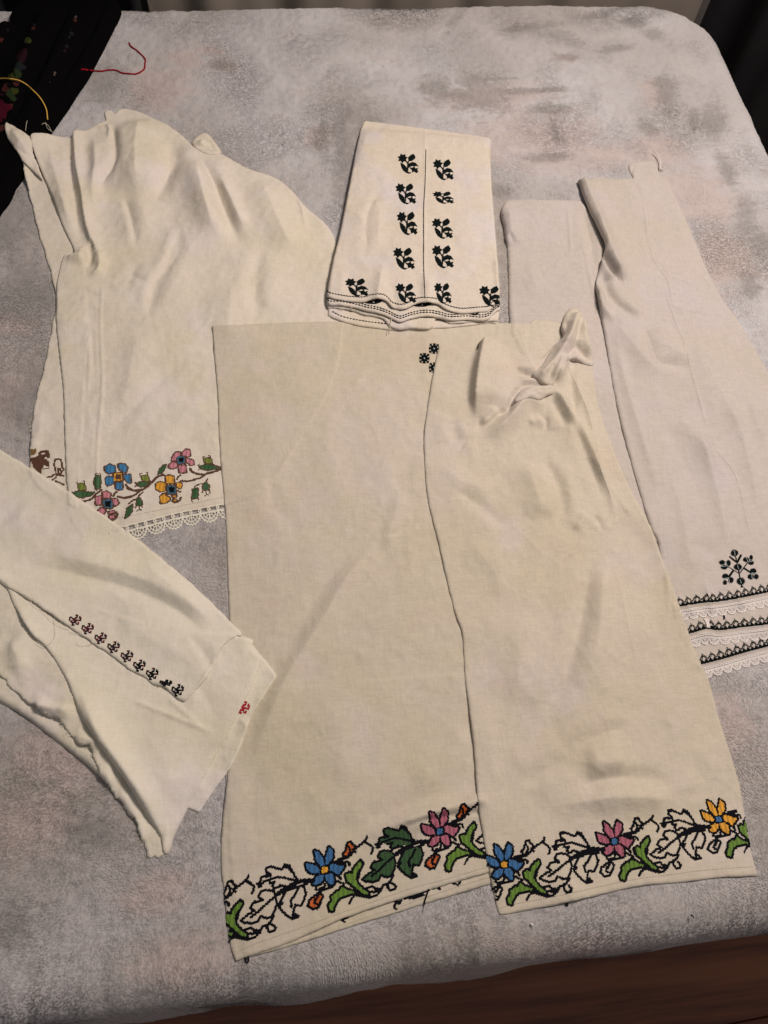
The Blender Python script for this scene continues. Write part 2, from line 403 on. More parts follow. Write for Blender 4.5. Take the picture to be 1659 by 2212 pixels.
def blanket_mat():
    m, nt, b = new_mat('grey_plush'); P = coords(nt)
    at = N(nt, 'ShaderNodeAttribute', attribute_name='dark'); at2 = N(nt, 'ShaderNodeAttribute', attribute_name='rose'); at3 = N(nt, 'ShaderNodeAttribute', attribute_name='taupe')
    fine = noise(nt, P, 130.0, 5, .7); med = noise(nt, coords(nt, (1, 2.4, 1)), 16.0, 4, .6); big = noise(nt, P, 5.0, 3)
    def patch(a, lo, hi, k):
        s = mathn(nt, 'ADD', a, mathn(nt, 'MULTIPLY', mathn(nt, 'SUBTRACT', fine, .5), k)); s = mathn(nt, 'ADD', s, mathn(nt, 'MULTIPLY', mathn(nt, 'SUBTRACT', med, .5), k * 1.1))
        return ramp(nt, s, lo, hi)
    c = mix(nt, ramp(nt, big, .36, .66), (.50, .485, .50), (.445, .43, .44))
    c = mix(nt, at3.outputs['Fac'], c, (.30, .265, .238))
    c = mix(nt, mathn(nt, 'MULTIPLY', ramp(nt, noise(nt, coords(nt, (1, 1.3, 1), .6), 30.0, 6, .72), .47, .66), .50), c, (.42, .395, .388))
    c = mix(nt, mathn(nt, 'MULTIPLY', ramp(nt, med, .46, .70), .30), c, (.48, .435, .425))
    c = mix(nt, mathn(nt, 'MULTIPLY', patch(at2.outputs['Fac'], .12, .95, 1.4), .65), c, (.48, .395, .375))
    c = mix(nt, mathn(nt, 'MULTIPLY', patch(at.outputs['Fac'], .15, .95, 1.5), .62), c, (.235, .22, .215))
    # brushed pile: short directional flecks
    w = noise(nt, coords(nt, (1, 1, 1), .4), 3.0, 2); 
    f1 = noise(nt, coords(nt, (330, 110, 1), .5), 1.0, 3, .7); f2 = noise(nt, coords(nt, (110, 330, 1), -.35), 1.0, 3, .7)
    fl = nt.nodes.new('ShaderNodeMix'); fl.data_type = 'FLOAT'; nt.links.new(ramp(nt, w, .40, .60), fl.inputs[0]); nt.links.new(f1, fl.inputs[2]); nt.links.new(f2, fl.inputs[3]); fl = fl.outputs[0]
    c = mix(nt, mathn(nt, 'MULTIPLY', ramp(nt, fl, .54, .80), .12), c, (.12, .105, .10))
    c = mix(nt, mathn(nt, 'MULTIPLY', ramp(nt, fl, .42, .20), .12), c, (.62, .58, .56))
    c = mix(nt, mathn(nt, 'MULTIPLY', ramp(nt, fl, .65, .75), .10), c, (.06, .05, .045))
    nt.links.new(c, b.inputs['Base Color']); b.inputs['Roughness'].default_value = .95; b.inputs['Specular IOR Level'].default_value = .1
    b.inputs['Sheen Weight'].default_value = .6; b.inputs['Sheen Roughness'].default_value = .45; b.inputs['Sheen Tint'].default_value = (1, .95, .95, 1)
    bm = N(nt, 'ShaderNodeBump', Strength=.6, Distance=.0022); nt.links.new(fl, bm.inputs['Height'])
    b2 = N(nt, 'ShaderNodeBump', Strength=.22, Distance=.010); nt.links.new(noise(nt, P, 26.0, 4, .6), b2.inputs['Height']); nt.links.new(bm.outputs[0], b2.inputs['Normal']); nt.links.new(b2.outputs[0], b.inputs['Normal'])
    return m
def wood_mat():
    m, nt, b = new_mat('brown_floorboard'); P = coords(nt, (3, 60, 60), .12); oi = N(nt, 'ShaderNodeObjectInfo')
    g = noise(nt, P, 1.0, 5, .6); g2 = noise(nt, coords(nt, (1.2, 14, 14), .12), 1.0, 3)
    c = mix(nt, ramp(nt, g, .3, .7), (.10, .024, .010), (.26, .078, .030)); c = mix(nt, mathn(nt, 'MULTIPLY', ramp(nt, g2, .45, .7), .7), c, (.36, .13, .05))
    nt.links.new(c, b.inputs['Base Color']); b.inputs['Roughness'].default_value = .38
    bm = N(nt, 'ShaderNodeBump', Strength=.15, Distance=.001); nt.links.new(g, bm.inputs['Height']); nt.links.new(bm.outputs[0], b.inputs['Normal']); return m
def plain(name, col, rough=.9, var=.2, sc=60.0):
    m, nt, b = new_mat(name); n = noise(nt, coords(nt), sc, 4)
    nt.links.new(mix(nt, n, tuple(c * (1 - var) for c in col), tuple(c * (1 + var) for c in col)), b.inputs['Base Color']); b.inputs['Roughness'].default_value = rough; b.inputs['Specular IOR Level'].default_value = .15
    bm = N(nt, 'ShaderNodeBump', Strength=.3, Distance=.002); nt.links.new(n, bm.inputs['Height']); nt.links.new(bm.outputs[0], b.inputs['Normal']); return m
M_BLANKET = blanket_mat(); M_WOOD = wood_mat()
M_BEDBASE = plain('dark_bed_fabric', (.03, .025, .025)); M_CURT = plain('beige_curtain', (.30, .26, .225), .9, .1, 8); M_DARK = plain('charcoal_curtain', (.022, .021, .024), .9, .3, 10)
M_WOOL = plain('black_wool', (.0022, .002, .0022), 1.0, .4, 300); M_WOOL.node_tree.nodes['Principled BSDF'].inputs['Specular IOR Level'].default_value = .03; M_WALL = plain('grey_wall', (.20, .18, .17)); M_SUB = plain('dark_subfloor', (.05, .025, .015))

# ------------------------------------------------------------------ the setting: floor, wall, curtains
def box(name, lo, hi, mat, parent=None, rotz=0.0, bev=0.0):
    (x0, y0, z0), (x1, y1, z1) = lo, hi; b = min(bev, (x1 - x0) / 3, (y1 - y0) / 3)
    V = []
    for z, i in ((z0, 0), (z1 - bev, 0), (z1, b)):
        V += [(x0 + i, y0 + i, z), (x1 - i, y0 + i, z), (x1 - i, y1 - i, z), (x0 + i, y1 - i, z)]
    F = [(3, 2, 1, 0), (8, 9, 10, 11)] + [(l * 4 + k, l * 4 + (k + 1) % 4, l * 4 + 4 + (k + 1) % 4, l * 4 + 4 + k) for l in (0, 1) for k in range(4)]
    o = mesh(name, V, F, mat, parent, smooth=False); o.rotation_euler.z = rotz; return o
floor = tag(mesh('floor', [(-2.4, -1.6, -.012), (2.6, -1.6, -.012), (2.6, 2.6, -.012), (-2.4, 2.6, -.012)], [(0, 1, 2, 3)], M_SUB), kind='structure')
for k in range(11):
    w = .19; y = -1.06 + k * (w + .0008); off = (k * .43) % .9
    for x0, x1 in ((-2.3 + off, -.75 + off * .3), (-.748 + off * .3, 1.3 + off * .5)):
        box('floorboard', (x0, y, -.012), (x1, y + w, random.uniform(-.0006, .0006)), M_WOOD, floor, .05, .0012)
tag(mesh('wall', [(-2.4, 2.05, -.01), (2.6, 2.05, -.01), (2.6, 2.05, 1.6), (-2.4, 2.05, 1.6)], [(0, 1, 2, 3)], M_WALL), kind='structure')

def curtain(name, p0, p1, z0, z1, mat, label, folds, amp, seed):
    p0, p1 = np.array(p0), np.array(p1); L = np.linalg.norm(p1 - p0); d = (p1 - p0) / L; n = np.array([-d[1], d[0]]); nu, nv = 160, 26
    u, v = np.meshgrid(np.linspace(0, 1, nu), np.linspace(0, 1, nv)); r = np.random.default_rng(seed)
    a = amp * (np.sin(u * folds * 6.283 + .7 * np.sin(u * 9 + seed)) + .4 * np.sin(u * folds * 13.1 + 2 + v)) * (.75 + .25 * v)
    t = thing(name, label, 'curtain'); V = []; nn = nu * nv
    for k in (0, 1):
        XY = p0[None, None] + d * (u * L)[..., None] + n * (a + k * .004)[..., None]
        V.append(np.dstack([XY, z1 + (z0 - z1) * v]).reshape(-1, 3))
    F = []
    for j in range(nv - 1):
        for i in range(nu - 1):
            q = j * nu + i; F += [(q, q + nu, q + nu + 1, q + 1), (nn + q, nn + q + 1, nn + q + nu + 1, nn + q + nu)]
    mesh('drape', np.vstack(V), F, mat, t)
    tub = Bag(); tub.add(*tube([(*(p0 - n * .0 - d * .05), z1 + .015), (*(p1 + d * .05), z1 + .015)], .014, 8)); tub.build('rail', M_DARK, t); return t
def wp(x, y, z): return ray_to((x, y), z)[0]
cy = 1.70
def cxy(px, py=6, yy=cy):
    # where the sight line through the picture position meets the upright plane y = yy
    d = ROT @ np.array([px - CX, py - CY, FPX]); return (d * (yy / d[1]))[0]
curtain('curtain', (cxy(318), cy), (cxy(1513), cy), .02, 1.25, M_CURT, 'beige gathered curtain hanging behind the far edge of the bed', 6, .012, 1)
curtain('dark_curtain', (cxy(318) - .75, cy - .03), (cxy(318) - .01, cy - .01), .02, 1.2, M_DARK, 'charcoal curtain behind the black embroidered garment', 5, .02, 2)
curtain('dark_drape', (cxy(1513) + .005, cy - .02), (1.62, .55), .02, 1.15, M_DARK, 'charcoal drape hanging beside the rounded corner of the bed', 6, .03, 3)

# ------------------------------------------------------------------ bed and blanket
X0, X1, Y0, Y1 = -1.35, .872, -.098, 1.548      # outline of the top, after the photo
bed = thing('bed', 'wide bed with dark base under the grey plush blanket', 'bed')
box('base', (X0 + .06, Y0 + .07, .0), (X1 - .05, Y1 - .05, .20), M_BEDBASE, bed, 0, .01)
box('mattress', (X0 + .03, Y0 + .035, .20), (X1 - .03, Y1 - .03, ZB - .018), M_BEDBASE, bed, 0, .03)
PATCH_D = [(1499, 262, 13, 26, .4), (1542, 266, 27, 44, .3), (1410, 74, 26, 15, 0), (1369, 42, 26, 18, 0), (1204, 85, 46, 15, .2), (1130, 197, 112, 6, 0), (1060, 172, 60, 5, 0), (945, 190, 38, 34, 0),
  (1030, 205, 66, 44, 0), (1180, 235, 44, 12, 0), (1200, 285, 14, 26, 0), (1440, 195, 24, 48, .2), (1395, 277, 22, 20, 0), (785, 272, 42, 60, 0), (745, 350, 30, 120, .05), (222, 182, 42, 46, 0),
  (1569, 372, 16, 44, 0), (1612, 480, 26, 46, .3), (1645, 535, 26, 40, 0), (480, 141, 26, 12, 0), (690, 305, 16, 24, 0), (1225, 126, 30, 8, 0), (1300, 30, 60, 8, -.4), (985, 40, 14, 34, .5), (1150, 60, 70, 8, -.15),
  (20, 470, 60, 90, 0), (60, 640, 70, 60, 0), (50, 880, 60, 60, 0), (560, 1190, 90, 60, 0), (700, 300, 10, 60, 0), (1080, 420, 26, 14, 0), (1620, 620, 24, 30, 0), (10, 2000, 60, 50, 0), (200, 1800, 60, 40, .4), (300, 1690, 60, 30, .6), (1500, 1700, 60, 40, 0), (1180, 340, 60, 10, 0), (1330, 105, 40, 8, -.2)]
PATCH_R = [(480, 142, 30, 14, 0), (400, 130, 40, 16, .3), (450, 106, 34, 9, 0), (1224, 127, 30, 9, 0), (1060, 210, 120, 30, 0), (1240, 342, 170, 30, 0), (1410, 200, 30, 28, 0), (690, 300, 26, 24, 0), (340, 190, 70, 50, 0), (1150, 300, 130, 60, 0),
  (1500, 420, 90, 60, 0), (1420, 330, 70, 40, 0), (1560, 560, 70, 60, 0), (15, 700, 60, 20, 0), (20, 860, 30, 60, 0), (110, 1640, 90, 50, .5), (60, 1780, 90, 60, 0), (400, 2080, 110, 60, 0), (330, 1930, 80, 50, 0), (1250, 2060, 150, 40, .1), (1580, 1560, 40, 60, 0), (1000, 2120, 150, 30, 0)]
PATCH_S = [(150, 1850, 330, 260, 0), (430, 2080, 330, 150, 0), (1000, 2090, 420, 110, .1), (1480, 2000, 320, 120, .1), (560, 1210, 120, 130, 0), (1620, 1650, 90, 260, 0), (40, 560, 110, 200, 0), (60, 880, 90, 160, 0), (1085, 560, 40, 160, 0)]  # broad darker taupe zones of the blanket's print
BL = {}
def build_blanket():
    g = .0034; rr = .045; th = math.radians(80); ext = rr * th + .105; R0 = .105
    x0, x1, y0, y1 = X0 + rr * .9, X1 - rr * .9, Y0 + rr * .9, Y1 - rr * .9
    xs = np.arange(x0 - ext, x1 + ext + g, g); ys = np.arange(y0 - ext, y1 + ext + g, g)
    xs = xs[xs > -.98]
    X, Y = np.meshgrid(xs, ys); W, Hh = X.shape[1], X.shape[0]
    # signed distance to the core rectangle with rounded corners
    qx = np.abs(X - (x0 + x1) / 2) - ((x1 - x0) / 2 - R0); qy = np.abs(Y - (y0 + y1) / 2) - ((y1 - y0) / 2 - R0)
    ox, oy = np.maximum(qx, 0), np.maximum(qy, 0); l = np.hypot(ox, oy); sd = l + np.minimum(np.maximum(qx, qy), 0) - R0
    nx = np.where(l > 1e-9, ox / np.maximum(l, 1e-9), (qx > qy)) * np.sign(X - (x0 + x1) / 2); ny = np.where(l > 1e-9, oy / np.maximum(l, 1e-9), (qx <= qy)) * np.sign(Y - (y0 + y1) / 2)
    d = np.maximum(sd, 0); bx, by = X - nx * d, Y - ny * d
    a = np.minimum(d / rr, th); out = rr * np.sin(a); dn = rr * (1 - np.cos(a)); e = np.maximum(d - rr * th, 0)
    s_ = bx * np.abs(ny) + by * np.abs(nx); wv = .004 * wobble(s_, s_ * 0, .22, 8) + .0012 * wobble(s_, s_ * 0, .05, 9)
    out += e * math.cos(th) * (1 - .55 * np.clip((bx - .1) / .35, 0, 1)) + wv * np.clip(e / .1, 0, 1); dn += e * math.sin(th)
    PX, PY = bx + nx * out, by + ny * out; Z = bed_z(bx, by) - dn
    keep = d < ext - .018 - .9 * np.abs(wv)
    V = np.column_stack([PX.ravel(), PY.ravel(), Z.ravel()]); idx = np.arange(W * Hh).reshape(Hh, W)
    K = keep[:-1, :-1] & keep[1:, :-1] & keep[:-1, 1:] & keep[1:, 1:]
    q = np.column_stack([idx[:-1, :-1][K], idx[:-1, 1:][K], idx[1:, 1:][K], idx[1:, :-1][K]]); use, inv = np.unique(q, return_inverse=True); q = inv.reshape(q.shape)
    V = V[use]
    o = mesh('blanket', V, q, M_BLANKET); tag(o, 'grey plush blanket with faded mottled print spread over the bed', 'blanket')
    md = o.modifiers.new('thickness', 'SOLIDIFY'); md.thickness = .004; md.offset = -1
    def field(L):
        F = np.zeros(len(V))
        for cx_, cy_, rx, ry, an in L:
            c = ray_to((cx_, cy_), ZB)[0]; ux = ray_to((cx_ + 10, cy_), ZB)[0] - c; uy = ray_to((cx_, cy_ + 10), ZB)[0] - c
            sx, sy = np.linalg.norm(ux) / 10, np.linalg.norm(uy) / 10; D = V[:, :2] - c; ca, sa = math.cos(an), math.sin(an)
            e = np.hypot((D[:, 0] * ca - D[:, 1] * sa) / (rx * sx), (D[:, 0] * sa + D[:, 1] * ca) / (ry * sy)); F = np.maximum(F, np.clip(1.25 - .75 * e, 0, 1))
        return F
    BL.update(V=V, q=q)
    for nm, F in (('dark', field(PATCH_D)), ('rose', field(PATCH_R)), ('taupe', np.clip(.14 + .34 * wobble(V[:, 0], V[:, 1], .40, 21) + .62 * field(PATCH_S), 0, 1))):
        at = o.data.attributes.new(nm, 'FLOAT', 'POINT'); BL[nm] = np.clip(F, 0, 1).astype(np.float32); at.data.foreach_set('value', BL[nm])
    return o
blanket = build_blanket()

# ------------------------------------------------------------------ black embroidered garment in the corner
black = thing('black_garment', 'black wool garment with coloured flower embroidery heaped on the bed corner', 'garment')
GB = Sheet('wool_folds', [(-70, 20), (-10, 32), (20, 12), (60, -14), (150, -22), (230, -14), (256, 0), (251, 22), (241, 42), (219, 86), (203, 116), (182, 155), (162, 183), (138, 220), (108, 262), (80, 310), (52, 352), (26, 388), (0, 432), (-70, 480)],
    M_WOOL, black, gap=20, soft=3, rnd=18, rim=9, wave=1.2, wl=.05, seed=5, folds=[
    ([(190, -5), (160, 60), (120, 140), (80, 220), (30, 320)], 12, 22), ([(110, -5), (80, 70), (45, 150), (0, 260)], 16, 22), ([(150, -5), (120, 60), (84, 140), (45, 220), (0, 300)], -10, 8), ([(225, 0), (196, 70), (150, 150), (105, 225)], -6, 8), ([(20, 30), (0, 90), (-30, 160)], 16, 26)])
cv = Canvas(GB, .0011, .9)
def blot(c, r, k, mat, name='embroidered_petal', par=black, n=9, ja=.45, canvas=None):
    rr = np.random.default_rng(k); a = np.linspace(0, 6.283, n, endpoint=False); q = [(c[0] + r * (1 + rr.uniform(-ja, ja)) * math.cos(t), c[1] + r * (1 + rr.uniform(-ja, ja)) * math.sin(t)) for t in a]
    C = canvas or cv; C.sew(name, C.fill(C.S.at(q)[:, :2]), mat, par)
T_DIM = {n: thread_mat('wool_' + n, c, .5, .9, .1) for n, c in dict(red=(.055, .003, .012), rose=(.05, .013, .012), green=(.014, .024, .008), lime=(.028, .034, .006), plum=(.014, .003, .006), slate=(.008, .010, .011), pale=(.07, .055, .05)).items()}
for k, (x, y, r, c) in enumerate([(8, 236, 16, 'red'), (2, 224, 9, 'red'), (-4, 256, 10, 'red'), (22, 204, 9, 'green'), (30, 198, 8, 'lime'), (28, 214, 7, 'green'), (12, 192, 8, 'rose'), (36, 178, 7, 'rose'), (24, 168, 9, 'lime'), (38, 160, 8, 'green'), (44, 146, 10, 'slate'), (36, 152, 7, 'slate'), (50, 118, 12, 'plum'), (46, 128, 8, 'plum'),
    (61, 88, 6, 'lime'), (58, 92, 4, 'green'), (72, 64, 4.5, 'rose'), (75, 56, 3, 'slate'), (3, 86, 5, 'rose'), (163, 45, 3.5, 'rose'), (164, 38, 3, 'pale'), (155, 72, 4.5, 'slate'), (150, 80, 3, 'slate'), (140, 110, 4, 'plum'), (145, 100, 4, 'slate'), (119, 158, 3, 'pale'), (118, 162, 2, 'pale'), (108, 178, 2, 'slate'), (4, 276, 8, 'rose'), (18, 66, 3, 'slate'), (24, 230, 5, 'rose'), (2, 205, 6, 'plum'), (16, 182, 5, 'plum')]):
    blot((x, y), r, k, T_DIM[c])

# ------------------------------------------------------------------ ivory shirt, back left
shirt = thing('linen_shirt', 'crumpled ivory linen shirt with brown-outlined flower border and scalloped lace hem', 'shirt')
SA0 = Sheet('back_panel', [(50, 340), (54, 380), (60, 409), (74, 466), (84, 505), (99, 554), (112, 600), (121, 650), (112, 705), (95, 790), (75, 870), (66, 940), (64, 1000), (70, 1035), (110, 1075), (170, 1100, 1), (180, 900), (190, 700), (180, 560), (150, 460), (110, 380), (80, 345)],
    M_SHIRT, shirt, gap=1.5, seed=3, wave=1.0, rough=.0004, soft=6, folds=[([(58, 990), (80, 940), (90, 880)], 2, 8)])
SA = Sheet('front_panel', [(65, 289), (82, 285), (100, 286), (119, 291), (147, 294), (158, 280), (172, 280), (186, 279), (210, 266), (228, 260), (224, 243), (232, 236), (241, 237), (247, 246), (255, 236), (265, 233), (289, 236), (315, 246), (340, 258), (370, 274), (400, 298), (425, 320), (450, 326), (480, 331), (530, 360), (600, 385), (635, 415), (665, 450), (705, 485), (726, 526),
    (735, 600), (742, 700), (720, 820), (650, 950), (575, 1068, 1), (485, 1091), (380, 1112), (265, 1141), (180, 1165, 1), (150, 1120), (145, 1055), (142, 1030), (139, 945), (135, 835), (121, 705), (121, 660), (122, 611), (130, 575), (138, 550), (158, 541), (146, 510), (132, 480), (115, 430), (98, 390), (82, 352), (70, 318)],
    M_SHIRT, shirt, gap=2, soft=7, rnd=3, rim=4, wave=1.3, wl=.09, seed=8, folds=[
    ([(300, 250), (290, 330), (300, 420)], 20, 34), ([(270, 330), (300, 430), (330, 520)], 6, 30), ([(560, 380), (600, 470), (640, 560)], 12, 32), ([(420, 330), (440, 420), (470, 520)], 16, 26), ([(200, 285), (205, 340), (200, 400), (205, 470)], 10, 16, 12),
    ([(158, 282), (163, 352), (174, 409), (181, 457), (187, 489), (198, 520)], 9, 14, 4, 'n'),
    ([(150, 296), (154, 370), (163, 440), (172, 500), (186, 532)], -8, 6, 8), ([(100, 290), (115, 360), (135, 430), (150, 500)], 6, 13),
    ([(192, 528), (196, 556), (190, 580)], -13, 7), ([(140, 555), (170, 552), (192, 550)], 6, 9), ([(206, 530), (216, 556), (212, 586), (188, 598)], 7, 7),
    ([(238, 262), (247, 300), (247, 338), (228, 380), (212, 415)], -9, 9, 9), ([(228, 262), (236, 275), (236, 300)], 5, 4), ([(212, 268), (230, 264)], -4, 4),
    ([(374, 300), (371, 361), (355, 400), (331, 440)], -15, 18, 15), ([(265, 415), (283, 472), (292, 520), (293, 540)], -5, 10, 6), ([(395, 485), (365, 570), (334, 620), (319, 690)], -9, 14, 8),
    ([(428, 328), (462, 395), (488, 465), (522, 535)], -16, 12, 16), ([(470, 372), (505, 440), (530, 505)], 7, 9), ([(568, 525), (552, 600), (555, 700)], -8, 14), ([(500, 600), (495, 690), (480, 760)], 5, 22),
    ([(640, 418), (652, 450), (662, 500)], 2.5, 3), ([(420, 755), (330, 840), (215, 955)], -4, 12), ([(480, 905), (420, 935), (330, 985)], -5, 14), ([(300, 700), (280, 800), (260, 900)], 4, 25),
    ([(238, 612), (290, 600), (320, 608)], -3.5, 7), ([(125, 640), (170, 628), (215, 640)], -2.5, 8), ([(120, 700), (200, 690)], 2, 10), ([(300, 560), (265, 640)], -3, 9),
    ([(220, 625), (217, 700), (221, 830), (211, 955), (208, 1060)], 1.6, 1.6, 1.6, 'n'), ([(189, 700), (193, 790), (187, 870)], 1.2, 1.5), ([(198, 700), (205, 830)], -1.2, 2)])
SAF = Sheet('collar_flap', [(12, 262), (21, 266), (40, 277), (59, 288), (66, 304), (75, 343), (92, 384), (75, 372), (50, 347), (30, 317), (10, 284)], M_SHIRT, shirt, gap=4, soft=3, rnd=3, rim=2, seed=9, wave=.8, wl=.03, rough=.0005, crease=.2, folds=[([(28, 310), (48, 330), (75, 343)], -2, 2.5), ([(20, 275), (40, 300), (70, 340)], 5, 8)])
SAR = Sheet('cuff_roll', [(413, 306), (425, 292), (442, 284), (455, 294), (472, 316), (476, 328), (450, 331), (428, 322)], M_SHIRT, shirt, gap=2, soft=3, rnd=6, rim=4, seed=10, wave=.5, folds=[([(432, 318), (440, 298)], 7, 9), ([(450, 300), (462, 325)], -3, 3)])
threads('frayed_edge', SA0, [[(x, y), (x + dx * .6, y + random.uniform(-4, 8)), (x + dx, y + random.uniform(-2, 12))] for x, y, dx in [(60 + random.uniform(-1, 2) if y < 420 else np.interp(y, [410, 466, 505, 554, 600, 650, 705, 790, 870, 940], [60, 74, 84, 99, 112, 121, 112, 95, 75, 67]), y, -random.uniform(3, 11)) for y in np.random.default_rng(4).uniform(400, 940, 34)]], .16, T_ECRU, shirt, lift=.6)
threads('loose_thread', SA, [[(56, 285), (59, 274), (60, 262)], [(112, 286), (106, 276), (97, 270), (91, 271)], [(112, 286), (104, 281), (99, 266)], [(118, 290), (112, 288), (108, 281)]], .3, T_ECRU, shirt, lift=1.5, arch=3)

# embroidery of the shirt hem
def z5(P): return [((100 + x / 3.95) / 1.8445, (1750 + y / 3.95) / 1.8445) for x, y in P]
def z6(P): return [((480 + x / 3.7705) / 1.8445, (1750 + y / 3.7705) / 1.8445) for x, y in P]
hang = math.atan2(*(SA.at([(482, 1075)])[0, :2] - SA.at([(277, 1115)])[0, :2])[::-1])
ca = Canvas(SA, .00125, hang); MM = .001
def W(S, P): return S.at(P)[:, :2]
def blossom(canvas, name, par, petals, pmat, centre, cmat, omat, pad=.0019, rings=()):
    """a stitched flower: outline mesh with petals and centre as sub-parts"""
    S = canvas.S; pet = [canvas.fill(W(S, p)) for p in petals]; cen = canvas.fill(W(S, centre)); out = set()
    for p in petals + [centre]: out |= canvas.fill(W(S, p), pad)
    inn = set().union(*pet) | cen
    rg = [(canvas.fill(W(S, p)) & cen, m) for p, m in rings]
    for r, _ in rg: cen = cen - r
    o = canvas.sew(name, out - inn, omat, par)
    if o is None: return
    for p in pet: canvas.sew('petal', p - cen, pmat, o)
    canvas.sew('flower_centre', cen, cmat, o)
    for r, m in rg: canvas.sew('centre_ring', r, m, o)
sq = lambda x, y, r: [(x - r, y - r), (x + r, y - r), (x + r, y + r), (x - r, y + r)]
blossom(ca, 'embroidered_flower', shirt, [z6(p) for p in ([(780, 270), (830, 205), (890, 195), (900, 245), (840, 265), (830, 320), (775, 320)], [(935, 200), (985, 155), (1040, 165), (1045, 250), (1000, 260), (945, 245)], [(990, 290), (1090, 320), (1100, 380), (1060, 390), (1000, 340)], [(880, 400), (980, 400), (985, 500), (890, 500)], [(730, 390), (790, 345), (850, 375), (850, 415), (790, 440), (735, 430)])], T_PALEP, z6([(845, 260), (960, 255), (975, 355), (865, 375)]), T_STEEL, T_BROWN, rings=[(z6(sq(910, 312, 34)), T_BLACK), (z6(sq(910, 312, 20)), T_STEEL)])
blossom(ca, 'embroidered_flower', shirt, [z6(p) for p in ([(685, 560), (740, 545), (800, 570), (800, 660), (690, 660)], [(540, 670), (590, 645), (665, 660), (675, 770), (600, 785), (535, 740)], [(840, 670), (900, 650), (920, 690), (900, 740), (850, 720)], [(600, 870), (650, 815), (670, 850), (720, 870), (745, 900), (690, 950), (610, 960)], [(785, 850), (830, 840), (835, 866), (790, 870)], [(790, 915), (840, 910), (830, 932), (800, 932)])], T_YEL, z6([(700, 700), (820, 700), (835, 820), (705, 820)]), T_STEEL, T_BROWN, rings=[(z6(sq(768, 758, 40)), T_NAVY), (z6(sq(768, 758, 22)), T_PALE)])
blossom(ca, 'embroidered_flower', shirt, [z5(p) for p in ([(1255, 440), (1330, 400), (1410, 430), (1415, 510), (1330, 540), (1270, 510)], [(1270, 620), (1300, 590), (1390, 600), (1400, 690), (1300, 730), (1275, 690)], [(1465, 400), (1560, 390), (1610, 450), (1590, 520), (1520, 500), (1480, 460)], [(1560, 560), (1659, 560), (1662, 690), (1620, 680), (1560, 610)], [(1420, 690), (1530, 690), (1530, 790), (1440, 790)])], T_SKY, z5([(1395, 540), (1525, 530), (1535, 650), (1400, 660)]), T_YEL, T_BROWN, rings=[(z5(sq(1465, 592, 42)), T_BROWN), (z5(sq(1465, 592, 20)), T_YEL)])
blossom(ca, 'embroidered_flower', shirt, [z5(p) for p in ([(1225, 840), (1280, 820), (1350, 870), (1330, 930), (1230, 920)], [(1110, 910), (1195, 900), (1195, 1030), (1120, 1030)], [(1370, 940), (1440, 945), (1470, 1010), (1420, 1050), (1380, 990)], [(1150, 1130), (1200, 1080), (1270, 1120), (1220, 1200), (1150, 1150)], [(1310, 1150), (1400, 1130), (1400, 1160), (1320, 1170)], [(1330, 1210), (1400, 1205), (1390, 1245), (1335, 1245)])], T_PALEP, z5([(1220, 960), (1340, 940), (1390, 1020), (1360, 1085), (1250, 1080)]), T_STEEL, T_BROWN, rings=[(z5(sq(1303, 1020, 44)), T_NAVY), (z5(sq(1303, 1020, 22)), T_STEEL)])
def leaf(canvas, par, P, mat, omat, pad=.0014, name='embroidered_leaf', curls=(), cw=.0012):
    f = canvas.fill(W(canvas.S, P)); o = canvas.fill(W(canvas.S, P), pad) - f
    for c in curls: o |= canvas.stroke(W(canvas.S, catmull(c, 2)), cw)
    ob = canvas.sew(name, o - f, omat, par)
    canvas.sew('leaf_fill', f, mat, ob or par)
